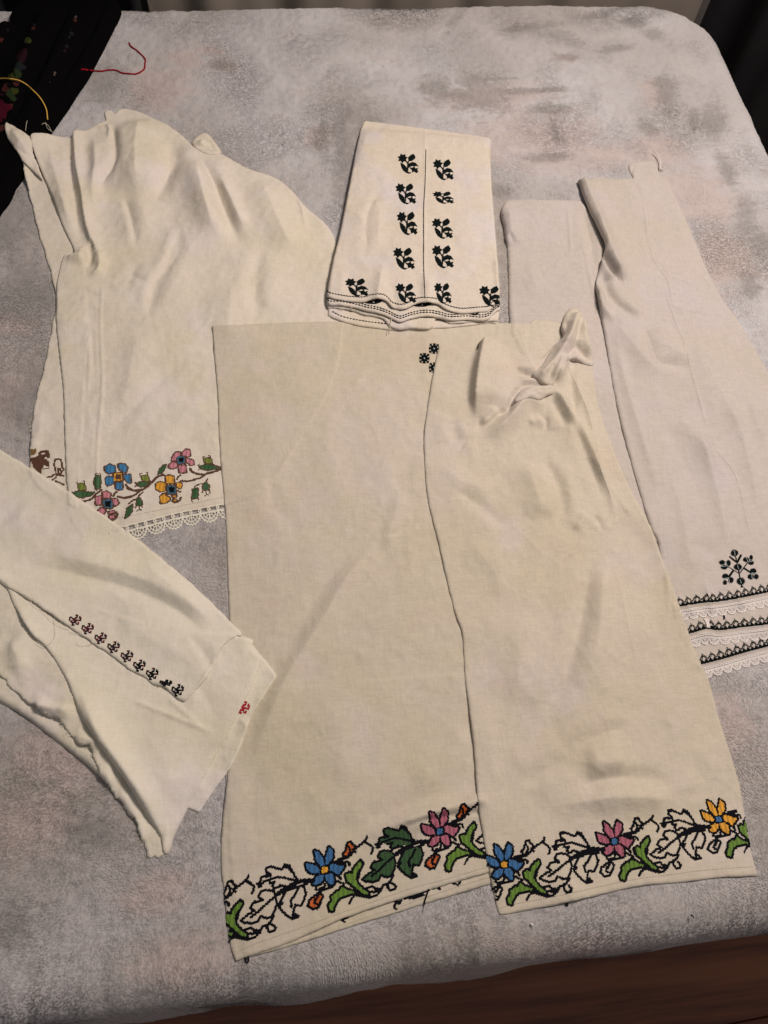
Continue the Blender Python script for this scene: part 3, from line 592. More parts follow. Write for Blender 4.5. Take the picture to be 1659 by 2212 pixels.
for P, m, cl in [
    (z6([(570, 510), (590, 450), (640, 400), (680, 380), (680, 420), (640, 480), (620, 510), (570, 525)]), T_LEAF, []),
    (z6([(310, 560), (400, 545), (430, 600), (420, 640), (340, 620)]), T_MOSS, [z6([(315, 560), (295, 540), (290, 518), (318, 515)]), z6([(400, 545), (415, 515), (395, 497)])]),
    (z6([(250, 665), (310, 640), (370, 650), (450, 630), (380, 700), (300, 715), (255, 690)]), T_LEAF, [z6([(250, 665), (228, 648), (214, 662)]), z6([(255, 700), (230, 700), (216, 714)])]),
    (z6([(1080, 750), (1160, 740), (1165, 800), (1160, 880), (1070, 890), (1085, 820)]), T_LEAF, [z6([(1075, 890), (1065, 930), (1090, 938)]), z6([(1160, 890), (1175, 912)])]),
    (z6([(1240, 690), (1280, 650), (1335, 700), (1325, 755), (1245, 760)]), T_LEAF, [z6([(1285, 765), (1290, 840), (1260, 850)]), z6([(1245, 780), (1228, 800)]), z6([(1330, 770), (1350, 800), (1330, 820)]), z6([(1290, 830), (1325, 835)])]),
    (z6([(250, 900), (290, 880), (325, 950), (320, 1000), (240, 990)]), T_LEAF, [z6([(280, 1000), (275, 1060), (245, 1080)]), z6([(280, 1050), (312, 1065)]), z6([(235, 1000), (222, 1035)]), z6([(322, 1005), (325, 1030)])]),
    (z6([(100, 1040), (180, 985), (170, 1090), (130, 1150), (70, 1190), (90, 1110)]), T_LEAF, []),
    (z6([(1250, 300), (1350, 280), (1380, 350), (1320, 370), (1270, 350)]), T_MOSS, [z6([(1255, 300), (1238, 270), (1262, 258)]), z6([(1350, 285), (1345, 250), (1322, 242)])]),
    (z6([(1190, 410), (1280, 380), (1360, 390), (1440, 420), (1510, 420), (1430, 450), (1300, 465), (1200, 440)]), T_LEAF, [z6([(1190, 405), (1160, 395), (1182, 380)]), z6([(1195, 450), (1168, 460)])]),
    (z5([(1090, 630), (1120, 570), (1180, 580), (1195, 650), (1180, 770), (1120, 790), (1090, 700)]), T_LEAF, [z5([(1120, 570), (1105, 545), (1130, 535)]), z5([(1180, 580), (1190, 548), (1165, 538)])]),
    (z5([(835, 710), (900, 690), (950, 740), (950, 800), (870, 810), (835, 760)]), T_MOSS, [z5([(840, 710), (815, 690), (830, 670)]), z5([(930, 700), (940, 660), (910, 655)])]),
    (z5([(765, 850), (830, 815), (950, 830), (1090, 840), (1030, 890), (900, 920), (800, 900)]), T_LEAF, [z5([(770, 850), (738, 840), (750, 820)])])]:
    leaf(ca, shirt, P, m, T_BROWN, curls=cl)
vine = set()
for L, w in [(z6([(80, 690), (130, 740), (200, 770), (280, 765), (350, 750), (430, 690), (500, 620), (550, 570), (640, 535), (660, 545)]), 2.2), (z6([(-40, 860), (0, 870), (80, 885), (170, 860), (240, 820), (290, 780)]), 2.0), (z6([(1045, 440), (1080, 490), (1160, 520), (1250, 530), (1320, 510), (1400, 490), (1520, 445)]), 2.4), (z6([(920, 625), (1000, 630), (1100, 610), (1200, 580), (1260, 545)]), 2.0), (z6([(850, 600), (860, 570), (900, 545)]), 1.6), (z6([(1110, 720), (1160, 685), (1250, 665)]), 1.4), (z6([(1280, 650), (1310, 600)]), 1.4), (z6([(130, 970), (170, 930), (250, 890), (280, 850), (330, 800)]), 1.6), (z6([(1380, 370), (1450, 410), (1520, 418)]), 1.6), (z6([(770, 930), (830, 950), (890, 915), (910, 880)]), 1.8), (z6([(860, 770), (880, 790), (905, 785)]), 1.4),
    (z5([(880, 975), (950, 975), (1060, 930), (1110, 870), (1200, 800)]), 2.2), (z5([(1660, 900), (1560, 920), (1460, 905)]), 2.0), (z5([(1390, 900), (1400, 860), (1440, 830)]), 2.0), (z5([(1590, 720), (1620, 780), (1680, 800)]), 2.0), (z5([(1440, 1150), (1450, 1210), (1400, 1262), (1320, 1265)]), 2.0)]:
    vine |= ca.stroke(W(SA, catmull(L, 3)), (w * 1.25 + .3) * MM)
ca.sew('embroidered_vine', vine, T_BROWN, shirt)
c0 = Canvas(SA0, .00125, .1)
c0.sew('embroidered_leaf', c0.fill(W(SA0, z5([(90, 165), (120, 150), (135, 165), (150, 145), (180, 155), (180, 200), (150, 240), (120, 250), (90, 262)]))), T_OLIVE, shirt)
bl = c0.fill(W(SA0, z5([(100, 290), (160, 280), (210, 262), (212, 220), (235, 185), (270, 175), (330, 170), (372, 182), (385, 220), (385, 290), (350, 296), (330, 270), (300, 300), (340, 320), (385, 370), (388, 440), (340, 430), (300, 400), (280, 450), (262, 480), (255, 545), (180, 500), (120, 430), (105, 350), (55, 355), (60, 320)]))) - c0.fill(W(SA0, z5([(250, 215), (330, 215), (320, 235), (260, 240)])))
bl |= c0.stroke(W(SA0, z5([(275, 470), (320, 468), (372, 462)])), .001)
c0.sew('embroidered_flower', bl, T_BROWN, shirt)
bl = set()
for L in ([(490, 545), (475, 450), (455, 400), (475, 315), (560, 315), (580, 380), (575, 430), (612, 480), (560, 540), (490, 548)], [(350, 600), (420, 590), (460, 550)], [(430, 640), (480, 610), (500, 560), (610, 575)], [(480, 660), (560, 690), (610, 720)], [(520, 460), (525, 540)], [(550, 460), (570, 510)]): bl |= c0.stroke(W(SA0, z5(L)), .0022)
c0.sew('embroidered_bud', bl, T_BROWN, shirt)
def dashes(name, S, line, step, ln, w, mat, par, off=0.0, lift=.3, bulge=.25, jit=.2, label=None, skip=0.0, ang=None):
    """row of short stitches along a photo polyline"""
    p = S.at(catmull(line, 2.0))[:, :2]; L = np.r_[0, np.cumsum(np.linalg.norm(np.diff(p, axis=0), axis=1))]; s = np.arange(0, L[-1], step * MM); r = np.random.default_rng(len(s))
    x = np.interp(s, L, p[:, 0]); y = np.interp(s, L, p[:, 1]); tx = np.gradient(x); ty = np.gradient(y); l = np.hypot(tx, ty); tx /= l; ty /= l; x -= ty * off * MM; y += tx * off * MM
    k = S.inside(x, y) & (r.random(len(s)) >= skip); V = []; F = []; sl = 0.0 if ang is None else ang
    for X, Y, a, b in zip(x[k], y[k], tx[k], ty[k]):
        A = math.atan2(b, a) + sl + r.uniform(-.2, .2) * jit; c, s_ = math.cos(A), math.sin(A); n = len(V); l2 = ln * MM / 2 * r.uniform(1 - jit, 1 + jit)
        for dx, dy, bb in ((-l2, 0, 0), (0, -w * MM / 2, 0), (l2, 0, 0), (0, w * MM / 2, 0), (0, 0, bulge), (-l2 * .7, -w * MM * .35, 0), (l2 * .7, -w * MM * .35, 0), (l2 * .7, w * MM * .35, 0), (-l2 * .7, w * MM * .35, 0)):
            px, py = X + dx * c - dy * s_, Y + dx * s_ + dy * c; V.append((px, py, float(samp(S.Z, np.array([px]), np.array([py]))[0]) + (lift + bb) * MM))
        ring = [0, 5, 1, 6, 2, 7, 3, 8]; F += [(n + ring[i], n + ring[(i + 1) % 8], n + 4) for i in range(8)]
    if V: return tag(mesh(name, V, F, mat, par, label=label), kind='stuff')
dashes('hemstitch_row', SA, [(150, 1140), (277, 1115), (380, 1095), (482, 1074), (540, 1062)], 2.0, .9, .8, T_HEM, shirt)

# crochet lace drawn as threads, one repeat at a time
def lace(name, edge, S, mat, par, period, depth, draw, cell=.5, r0=.55, lift=.5):
    """edge: photo polyline the lace is sewn to; draw(p) gives thread lines in repeat units (0..1, 0..1)"""
    Z = np.maximum(blur(H, 2.5), H); p = drop(catmull(edge, 3.0), S.Z)[:, :2]; L = np.r_[0, np.cumsum(np.linalg.norm(np.diff(p, axis=0), axis=1))]
    nu, nv = int(period / cell), int((depth * 1.08) / cell); u, v = np.meshgrid((np.arange(nu) + .5) / nu * period, (np.arange(nv) + .5) * cell); Q = np.column_stack([u.ravel(), v.ravel()]); D = np.full(len(Q), 9.)
    for ln, w in draw(period, depth):
        ln = np.array(ln, float)
        for sh in (-period, 0, period): D = np.minimum(D, seg_dist(Q, ln + [sh, 0])[0] / w)
    D = D.reshape(nv, nu); b = np.clip(1 - D * D, 0, 1); V = []; F = []
    n = int(L[-1] / MM / period) + 1; x0 = 0
    allK = np.tile(D < 1, (1, n)); allB = np.tile(b, (1, n)); J, I = np.nonzero(allK)
    cor = np.stack([J * (nu * n + 1) + I, J * (nu * n + 1) + I + 1, (J + 1) * (nu * n + 1) + I + 1, (J + 1) * (nu * n + 1) + I], 1)[:, ::-1]
    use, inv = np.unique(cor, return_inverse=True); q = inv.reshape(cor.shape); gj, gi = use // (nu * n + 1), use % (nu * n + 1)
    s = gi / nu * period * MM; t = gj * cell * MM; ok = s < L[-1]
    x = np.interp(s, L, p[:, 0]); y = np.interp(s, L, p[:, 1]); e = .004
    tx = np.interp(s + e, L, p[:, 0]) - np.interp(s - e, L, p[:, 0]); ty = np.interp(s + e, L, p[:, 1]) - np.interp(s - e, L, p[:, 1]); l = np.hypot(tx, ty) + 1e-9
    ze = samp(S.Z, x - ty / l * .004, y + tx / l * .004); t = t - .0012; x += ty / l * t; y -= tx / l * t
    bb = np.zeros(allB.shape[0:1][0] * 0 + len(use)); ac = np.zeros(len(use)); np.add.at(ac, q.ravel(), np.repeat(allB[J, I], 4)); np.add.at(bb, q.ravel(), 1); fa = np.clip(t / (.75 * depth * MM), 0, 1); fa = fa * fa * (3 - 2 * fa); zl = samp(Z, x, y); z = np.maximum(zl, ze * (1 - fa) + zl * fa) + (lift + .9 * r0 * ac / np.maximum(bb, 1)) * MM
    zs = samp(H, x, y); z = np.maximum(z, zs + .0003)
    q = q[ok[q].all(1)]; V = np.column_stack([x, y, z]); uu, inv = np.unique(q, return_inverse=True)
    o = mesh(name, V[uu], inv.reshape(q.shape), mat, par)
    return o
def arc(cx_, cy_, rx, ry, a0, a1, n=14): return [(cx_ + rx * math.cos(a), cy_ + ry * math.sin(a)) for a in np.linspace(a0, a1, n)]
def scallop(P, Dp):
    h = P / 2; L = [([(0, .5), (P, .5)], 1.03), ([(0, Dp * .36), (P, Dp * .36)], 0.86)]
    for k in range(2):
        x = k * h; L += [([(x, .5), (x + h * .16, Dp * .18), (x, Dp * .36)], 0.63), ([(x + h, .5), (x + h * .84, Dp * .18), (x + h, Dp * .36)], 0.63), ([(x + h * .16, Dp * .18), (x + h * .0, Dp * .2)], 0.69)]
    L += [(arc(h, Dp * .36, P * .16, Dp * .17, 0, math.pi), .55), (arc(h, Dp * .36, P * .33, Dp * .40, 0, math.pi), .6), (arc(h, Dp * .36, P * .475, Dp * .58, 0, math.pi), .8)]
    for a in np.linspace(.25, math.pi - .25, 5): L.append(([(h + P * .16 * math.cos(a), Dp * .36 + Dp * .17 * math.sin(a)), (h + P * .33 * math.cos(a), Dp * .36 + Dp * .40 * math.sin(a))], 0.57))
    for a in np.linspace(.1, math.pi - .1, 8): L.append(([(h + P * .33 * math.cos(a), Dp * .36 + Dp * .40 * math.sin(a)), (h + P * .475 * math.cos(a), Dp * .36 + Dp * .58 * math.sin(a))], 0.48))
    L += [([(h, Dp * .36), (h, Dp * .5)], 0.92), ([(0, Dp * .36), (0, Dp * .52)], 0.92)]
    for a in np.linspace(.12, math.pi - .12, 9): L.append(([(h + P * .48 * math.cos(a), Dp * .36 + Dp * .60 * math.sin(a)), (h + P * .505 * math.cos(a), Dp * .36 + Dp * .655 * math.sin(a))], 0.86))
    return L
lace('lace_edging', [(235, 1148), (265, 1140), (380, 1111), (470, 1093), (482, 1090.5)], SA, T_LACE, shirt, 23.5, 22, scallop)

# ------------------------------------------------------------------ white skirt with black border, right
skirt = thing('linen_skirt', 'folded white linen skirt with black zigzag borders and three tiers of lace', 'skirt')
def zc(P): return [(1431.3 + x / 6.798, 1165.6 + y / 6.798) for x, y in P]
BASE = [[(1440, 1311), (1470, 1307), (1527, 1298.5), (1533, 1299), (1578, 1293), (1659, 1277), (1760, 1256)], [(1470, 1370), (1498.7, 1363.5), (1525.5, 1356), (1552, 1359), (1593, 1354), (1659, 1346), (1760, 1328)], [(1495, 1437), (1522.5, 1430.4), (1563.7, 1420), (1608, 1406.8), (1659, 1393.6), (1760, 1366)]]
def fine_lace(P, Dp):
    h = P / 2; L = [([(0, .3), (P, .3)], .7), ([(0, Dp * .17), (P, Dp * .17)], .42), ([(0, Dp * .32), (P, Dp * .32)], .5)]
    for k in range(6): x = (k + .5) * P / 6; L += [([(x, 0), (x + .3, Dp * .17)], .4), ([(x - .9, Dp * .17), (x - .6, Dp * .32)], .4)]
    L += [([(h * .35, Dp * .36), (h, Dp * .62), (h * 1.65, Dp * .36)], .95), ([(h * .6, Dp * .40), (h * 1.4, Dp * .40)], .95), (arc(h, Dp * .36, P * .43, Dp * .42, 0, math.pi), .55), (arc(h, Dp * .36, P * .50, Dp * .60, 0, math.pi), .8)]
    for a in np.linspace(.2, math.pi - .2, 7): L.append(([(h + P * .30 * math.cos(a), Dp * .36 + Dp * .25 * math.sin(a)), (h + P * .5 * math.cos(a), Dp * .36 + Dp * .60 * math.sin(a))], .42))
    for k in range(6): a = (k + .5) * math.pi / 6; L.append(([(h + P * .5 * math.cos(a), Dp * .36 + Dp * .60 * math.sin(a)), (h + P * .52 * math.cos(a), Dp * .36 + Dp * .67 * math.sin(a))], .55))
    L += [([(0, Dp * .32), (0, Dp * .60)], .8), ([(-h * .2, Dp * .62), (0, Dp * .52), (h * .2, Dp * .62)], .5)]
    return L
def border(S, base, seed):
    """black band: row of filled triangles under a doubled zigzag"""
    C = Canvas(S, .00065, 0.0); p = S.at(catmull(base, 2.0))[:, :2]; L = np.r_[0, np.cumsum(np.linalg.norm(np.diff(p, axis=0), axis=1))]
    def at(s, t):
        s = np.asarray(s) ; x = np.interp(s, L, p[:, 0]); y = np.interp(s, L, p[:, 1]); e = .003
        tx = np.interp(s + e, L, p[:, 0]) - np.interp(s - e, L, p[:, 0]); ty = np.interp(s + e, L, p[:, 1]) - np.interp(s - e, L, p[:, 1]); l = np.hypot(tx, ty) + 1e-9
        return np.column_stack([x - ty / l * t, y + tx / l * t])
    n = int(L[-1] / .0058); tri = set(); zig = set(); q = .0058
    for k in range(n):
        s = k * q; tri |= C.fill(at([s - .0002, s + q + .0002, s + q + .0002, s + q / 2, s - .0002], np.array([-.0016, -.0016, .0004, .0042, .0004])))
    for k in range(n // 2):
        s = k * 2 * q
        zig |= C.stroke(at([s, s + q], np.array([.0030, .0086])), .0013) | C.stroke(at([s + q, s + 2 * q], np.array([.0086, .0030])), .0013)
        zig |= C.stroke(at([s + .0030, s + q + .0012], np.array([.0034, .0078])), .0008) | C.stroke(at([s + q + .0004, s + 2 * q - .0016], np.array([.0108, .0062])), .0008)
    C.sew('border_triangles', tri, T_NAVY, skirt); C.sew('border_zigzag', zig, T_NAVY, skirt)
    off = [(x, y + 5.2) for x, y in base]; dashes('hemstitch_row', S, off, 1.5, .7, .7, T_HEM, skirt)
def tier(k, top, gap):
    b = BASE[k]; edge = [(x, y + 13.5) for x, y in b]
    return edge
def clip_left(e, x):
    ys = np.interp([x], [p[0] for p in e], [p[1] for p in e]); return [(x, float(ys[0]))] + [p for p in e if p[0] > x + 4]
E3, E2, E1 = [tier(k, 0, 0) for k in (2, 1, 0)]
SC3 = Sheet('lower_tier', [(1400, 1180, 1), (1760, 1100, 1)] + [(*E3[-1], 1)] + E3[::-1][1:-1] + [(*E3[0], 1)], M_WHITE, skirt, gap=.4, seed=21, wave=.6)
lace('lace_edging', clip_left(E3, 1514), SC3, T_LACEW, skirt, 13.0, 13.0, fine_lace, cell=.42); border(SC3, BASE[2], 1)
SC2 = Sheet('middle_tier', [(1390, 1100, 1), (1760, 1050, 1)] + [(*E2[-1], 1)] + E2[::-1][1:-1] + [(*E2[0], 1)], M_WHITE, skirt, gap=2.4, seed=22, wave=.6, folds=[([(1500, 1378), (1520, 1372), (1545, 1374)], 3, 6)])
lace('lace_edging', clip_left(E2, 1489), SC2, T_LACEW, skirt, 13.0, 13.0, fine_lace, cell=.42); border(SC2, BASE[1], 2)
SCL = Sheet('left_panel', [(1084, 450), (1090, 436), (1100, 430), (1140, 428), (1180, 429), (1255, 430, 1), (1330, 520, 1), (1420, 800), (1440, 1000), (1430, 1180, 1), (1360, 1120), (1200, 900), (1104, 720, 1), (1100, 652), (1099, 590), (1097, 537), (1090, 488), (1084, 462)], M_WHITE, skirt, gap=5, soft=5, rnd=6, rim=5, seed=23, wave=.8, wl=.08,
    folds=[([(1098, 440), (1104, 480), (1110, 540)], 7, 12), ([(1100, 500), (1106, 516), (1110, 530)], -6, 6), ([(1226, 440), (1228, 470), (1232, 520), (1234, 560)], 1.6, 2), ([(1100, 447), (1160, 455), (1225, 470)], 1, 2), ([(1255, 500), (1270, 580), (1284, 640), (1298, 710)], 1.4, 1.5), ([(1150, 560), (1150, 650)], 2, 14), ([(1255, 445), (1275, 520), (1285, 590)], -5, 10)])
SC1 = Sheet('right_panel', [(1249, 389), (1254, 383), (1262, 380), (1285, 378), (1323, 383), (1361, 384), (1368, 383, 1), (1358, 357), (1371, 349), (1395, 346), (1410, 346), (1419, 353), (1427, 380, 1), (1441, 381), (1454, 411), (1489, 486), (1524, 570), (1560, 640), (1605, 705), (1665, 810), (1760, 980, 1)] + [(*E1[-1], 1)] + E1[::-1][1:-1] + [(*E1[0], 1), (1425, 1180), (1404, 1130), (1360, 980), (1330, 855), (1304, 705), (1293, 640), (1289, 606), (1298, 570), (1307, 536), (1303, 516), (1273, 454)],
    M_WHITE, skirt, gap=2.5, soft=6, rnd=4, rim=6, seed=24, wave=1.1, wl=.11, folds=[
    ([(1262, 392), (1285, 450), (1312, 515), (1336, 585)], 14, 16, 12, 'n'), ([(1300, 540), (1320, 575), (1336, 611)], -20, 5, 5), ([(1302, 585), (1304, 615), (1316, 645), (1345, 672), (1395, 698)], -13, 9, 11), ([(1296, 612), (1302, 660), (1330, 700)], 6, 7), ([(1385, 690), (1404, 744), (1425, 781), (1458, 791), (1500, 786)], -7, 10), ([(1330, 690), (1380, 760), (1430, 810)], 5, 18), ([(1420, 690), (1450, 750), (1500, 770)], 5, 14),
    ([(1370, 388), (1384, 410), (1391, 440), (1401, 518), (1416, 566), (1436, 593), (1448, 620), (1452, 660)], 1.8, 1.6, 1.6, 'n'), ([(1380, 388), (1398, 440), (1408, 518), (1424, 566), (1444, 593)], 1.4, 1.4, 1.4, 'n'), ([(1436, 593), (1491, 612), (1528, 640)], 1.4, 2), ([(1441, 645), (1462, 705), (1479, 745), (1494, 805), (1539, 955), (1589, 1030), (1619, 1155)], 1.2, 1.4, 1.4, 'n'), ([(1440, 655), (1480, 668), (1530, 676)], 2, 3),
    ([(1255, 396), (1310, 392), (1365, 397)], 2, 6), ([(1362, 386), (1366, 366), (1372, 352)], -3, 3), ([(1480, 700), (1560, 850), (1610, 960)], 4, 30), ([(1400, 850), (1480, 1000), (1540, 1150)], -3, 18), ([(1330, 720), (1345, 800), (1390, 950), (1430, 1080)], 4, 9), ([(1450, 880), (1560, 1010)], 3, 16), ([(1480, 1170), (1560, 1200)], -2, 14), ([(1500, 880), (1545, 1040), (1580, 1200)], 4, 9), ([(1560, 830), (1610, 960), (1645, 1120)], 3.5, 10), ([(1440, 980), (1475, 1120), (1500, 1260)], 3, 9), ([(1620, 860), (1655, 960)], 3, 8), ([(1535, 1310), (1530, 1280), (1520, 1240)], 3, 6, 6, 'a'), ([(1600, 1300), (1590, 1260)], 2.5, 6, 6, 'a'), ([(1490, 1320), (1486, 1290)], 3, 6, 6, 'a')])
lace('lace_edging', clip_left(E1, 1464), SC1, T_LACEW, skirt, 13.0, 13.0, fine_lace, cell=.42); border(SC1, BASE[0], 3)
threads('seam_thread', SC1, [[(1441, 645), (1462, 705), (1479, 745), (1494, 805), (1539, 955), (1589, 1030), (1619, 1155)]], .15, T_SEAM, skirt, lift=.1)
threads('drawstring', SC1, [[(1413, 327), (1422, 340), (1426, 353), (1425, 366), (1432, 368)], [(1425, 366), (1428, 361), (1436, 365)]], .8, T_LACEW, skirt, lift=2.0)
# stitched tree
ct = Canvas(SC1, .00058, math.radians(-9)); tree = set()
for L, w in [([(1050, 160), (1090, 340), (1125, 500), (1145, 600), (1165, 700)], 1.6), ([(945, 388), (1125, 500)], 1.2), ([(1250, 335), (1135, 490)], 1.2), ([(1038, 455), (972, 548)], 2.6), ([(1195, 420), (1300, 490)], 2.6), ([(990, 255), (1080, 330)], 2.6), ([(1150, 230), (1098, 330)], 2.6), ([(1150, 695), (1178, 688)], 1.6)]: tree |= ct.stroke(W(SC1, zc(L)), w * MM)
def toothed(x, y, rx, ry, n=18, d=.30, ro=0.0): return [(x + rx * (1 if k % 2 else 1 - d) * math.cos(ro + k * math.pi / n), y + ry * (1 if k % 2 else 1 - d) * math.sin(ro + k * math.pi / n)) for k in range(2 * n)]
for x, y, rx, ry in [(1055, 197, 54, 48), (1105, 403, 58, 46), (1148, 612, 60, 52), (965, 345, 36, 42), (905, 405, 48, 34), (872, 335, 42, 34), (1225, 295, 44, 36), (1295, 340, 42, 34), (1300, 262, 26, 36), (920, 540, 46, 38), (1000, 595, 40, 44), (915, 630, 30, 34), (1330, 462, 46, 40), (1295, 545, 46, 40), (1375, 545, 34, 36)]: tree |= ct.fill(W(SC1, zc(toothed(x, y, rx * 1.22, ry * 1.22))))
pale = set()
for L in ([(1050, 165), (1065, 232)], [(1098, 375), (1112, 428)], [(1140, 585), (1152, 640)], [(945, 385), (930, 310)], [(940, 388), (850, 395)], [(1252, 325), (1228, 260)], [(1258, 328), (1322, 320)], [(968, 562), (890, 575)], [(970, 565), (985, 640)], [(1305, 495), (1380, 490)], [(1303, 498), (1318, 570)]): pale |= ct.stroke(W(SC1, zc(L)), .0006)
to = ct.sew('embroidered_tree', tree - pale, T_NAVY, skirt); ct.sew('pale_vein', pale, T_PALE, to)
threads('thread_tuft', SC2, [[zc([(885, 1115)])[0], zc([(900, 1150)])[0], zc([(890, 1175)])[0]], [zc([(895, 1115)])[0], zc([(910, 1165)])[0]], [zc([(700, 1270)])[0], zc([(760, 1295)])[0]], [zc([(710, 1285)])[0], zc([(770, 1275)])[0]]], .7, T_NAVY, skirt, lift=1.2)
threads('hem_repair', SC2, [[zc([(600 + 18 * i, 1160)])[0], zc([(640 + 12 * i, 1230)])[0], zc([(650 + 12 * i, 1300)])[0]] for i in range(4)], .7, T_LACEW, skirt, lift=.8)

# ------------------------------------------------------------------ cream panel with flower border, centre
panel = thing('cotton_runner', 'long cream cotton panel with blue and rose beaded flower border and black cross motif', 'cloth panel')
MPX = [(458, 703, 1), (560, 699), (700, 694), (800, 697), (930, 699), (1070, 697), (1120, 698), (1145, 698), (1153, 690), (1192, 693), (1215, 700, 1)]
SDL = Sheet('rear_layer', [(480, 1500, 1), (1050, 1450, 1), (1075, 1906, 1), (1065, 1908), (916, 1953), (818, 1984), (792, 1991), (643, 2039), (560, 2062), (530, 2070, 1), (500, 1900)], M_CREAM, panel, gap=.6, seed=31, wave=.6, rim=1.4)
SD = Sheet('front_layer', MPX + [(1240, 900), (1150, 1300), (1100, 1600), (1070, 1886, 1), (1053, 1886), (935, 1920), (837, 1951), (759, 1978), (741, 1984), (702, 2002), (623, 2037), (535, 2067), (509, 2077, 1), (500, 2055), (492, 2014), (485, 1944), (477, 1864), (480, 1779), (492, 1669), (500, 1560), (499, 1440), (495, 1330), (487, 1120), (475, 975), (470, 855), (463, 770)],
    M_CREAM, panel, gap=.4, soft=6, rnd=2.0, rim=3, seed=32, wave=1.0, wl=.12, folds=[
    ([(580, 1005), (590, 1080), (625, 1125), (670, 1185)], -3.5, 12), ([(850, 1140), (755, 1240), (692, 1345), (618, 1465), (562, 1600), (535, 1720)], 6, 15, 13), ([(800, 1150), (720, 1240), (650, 1350), (585, 1460), (545, 1560)], -3, 14), ([(870, 1050), (850, 1120), (830, 1200)], 4, 12), ([(915, 940), (880, 1000), (860, 1080)], -4, 16), ([(700, 900), (730, 1050), (740, 1150)], 3, 40),
    ([(760, 1815), (850, 1782), (940, 1752), (1040, 1728)], 8, 9, 10, 'b'), ([(820, 1805), (920, 1772), (1040, 1752)], -4, 4, 4, 'b'), ([(650, 1820), (760, 1785), (900, 1730), (1010, 1690)], -3.5, 12), ([(1020, 1560), (960, 1640), (880, 1700)], 4, 20), ([(560, 1640), (545, 1740), (560, 1800)], -3, 14), ([(900, 1180), (880, 1240), (850, 1290)], 2, 8), ([(700, 1500), (740, 1600), (720, 1700)], 3, 30), ([(520, 760), (600, 740), (700, 748)], 1.5, 18), ([(905, 1120), (860, 1150), (825, 1155)], -3, 5), ([(880, 1190), (850, 1220)], -2, 5),
    ([(1120, 700), (1128, 730), (1138, 765)], 1.5, 1.6), ([(1132, 700), (1138, 765)], 1.2, 1.4), ([(1076, 700), (1078, 730)], 1.5, 4), ([(640, 2030), (760, 1980), (900, 1930)], 1.5, 8)])
dashes('hemstitch_row', SD, [(520, 2052), (570, 2032), (640, 2008), (720, 1978), (800, 1950), (880, 1922), (960, 1900), (1056, 1872)], 1.9, .8, .7, T_HEM, panel)
dashes('hemstitch_row', SDL, [(730, 2000), (760, 1992), (800, 1979), (880, 1953), (960, 1925), (1060, 1893)], 1.9, .8, .7, T_HEM, panel)
bk = Canvas(SDL, .0013, .2); b2 = set()
def z2(P): return [((1400 + x / 2.765) / 1.8445, (3150 + y / 2.765) / 1.8445) for x, y in P]
def z1(P): return [((860 + x / 2.765) / 1.8445, (3150 + y / 2.765) / 1.8445) for x, y in P]
for L, w in [(z2([(590, 1180), (680, 1150), (760, 1125), (850, 1090)]), 4.0), (z2([(640, 1185), (700, 1180), (800, 1150)]), 2.4), (z2([(460, 1215), (520, 1225), (550, 1210)]), 2.6), (z2([(500, 1230), (470, 1270), (490, 1305)]), 2.6), (z2([(510, 1235), (530, 1245)]), 2.6), (z2([(895, 1075), (970, 1060)]), 2.6), (z2([(940, 1070), (975, 1085)]), 2.4), (z2([(1085, 1005), (1140, 985), (1205, 975)]), 2.8), (z2([(1120, 1015), (1170, 1040), (1205, 1000)]), 2.4), (z1([(1365, 1420), (1455, 1405)]), 2.2), (z1([(1400, 1425), (1420, 1450)]), 2.2), (z1([(1190, 1500), (1210, 1495)]), 1.6)]: b2 |= bk.stroke(W(SDL, L), w * MM)
bk.sew('reverse_stitching', b2, T_BLACK, panel)
threads('loose_thread', SDL, [z2([(850, 1085), (830, 1150), (810, 1210), (800, 1255)])], .9, T_BLACK, panel, lift=1.2)
threads('loose_thread', None, [z2([(805, 1250), (790, 1310), (780, 1350)])], .3, T_BLACK, panel, lift=.8)
threads('thread_loop', None, [z1([(325, 1840), (330, 1880), (350, 1895), (362, 1870), (355, 1830)])], .9, T_BLACK, panel, lift=1.0)

# repeat of the beaded border, traced on the right-hand panel
def z3(P): return [((1900 + x / 2.765) / 1.8445, (3150 + y / 2.765) / 1.8445) for x, y in P]
PET = [[(195, 600), (235, 620), (265, 665), (290, 700), (295, 765), (265, 775), (235, 740), (205, 690)], [(345, 585), (385, 620), (385, 690), (360, 730), (330, 760), (310, 760), (310, 690), (325, 640)], [(355, 760), (410, 770), (460, 795), (510, 800), (480, 840), (440, 885), (400, 850), (355, 830)], [(300, 865), (360, 855), (395, 890), (395, 975), (370, 985), (335, 950), (305, 915)], [(175, 945), (200, 890), (250, 860), (290, 870), (280, 920), (250, 950), (210, 965)], [(105, 725), (160, 740), (215, 765), (245, 810), (240, 840), (190, 835), (145, 820), (120, 790)]]
CEN = sq(300, 815, 30)
STEM = [([(360, 760), (430, 742), (510, 715)], 4.2), ([(400, 770), (470, 760), (545, 765), (560, 800)], 2.6), ([(395, 930), (450, 960), (500, 985)], 2.6), ([(440, 890), (470, 930)], 3.0), ([(300, 960), (290, 1000), (240, 1010)], 2.6)]
BUD1 = [[(530, 590), (545, 552), (580, 550), (590, 580), (618, 600), (612, 650), (575, 690), (540, 715), (505, 700), (490, 670), (520, 640), (530, 590)], [(545, 600), (568, 640), (545, 690)], [(612, 640), (660, 605), (700, 580), (740, 545), (745, 520)], [(735, 578), (780, 610), (806, 640), (800, 680), (785, 700)], [(600, 640), (625, 665)]]
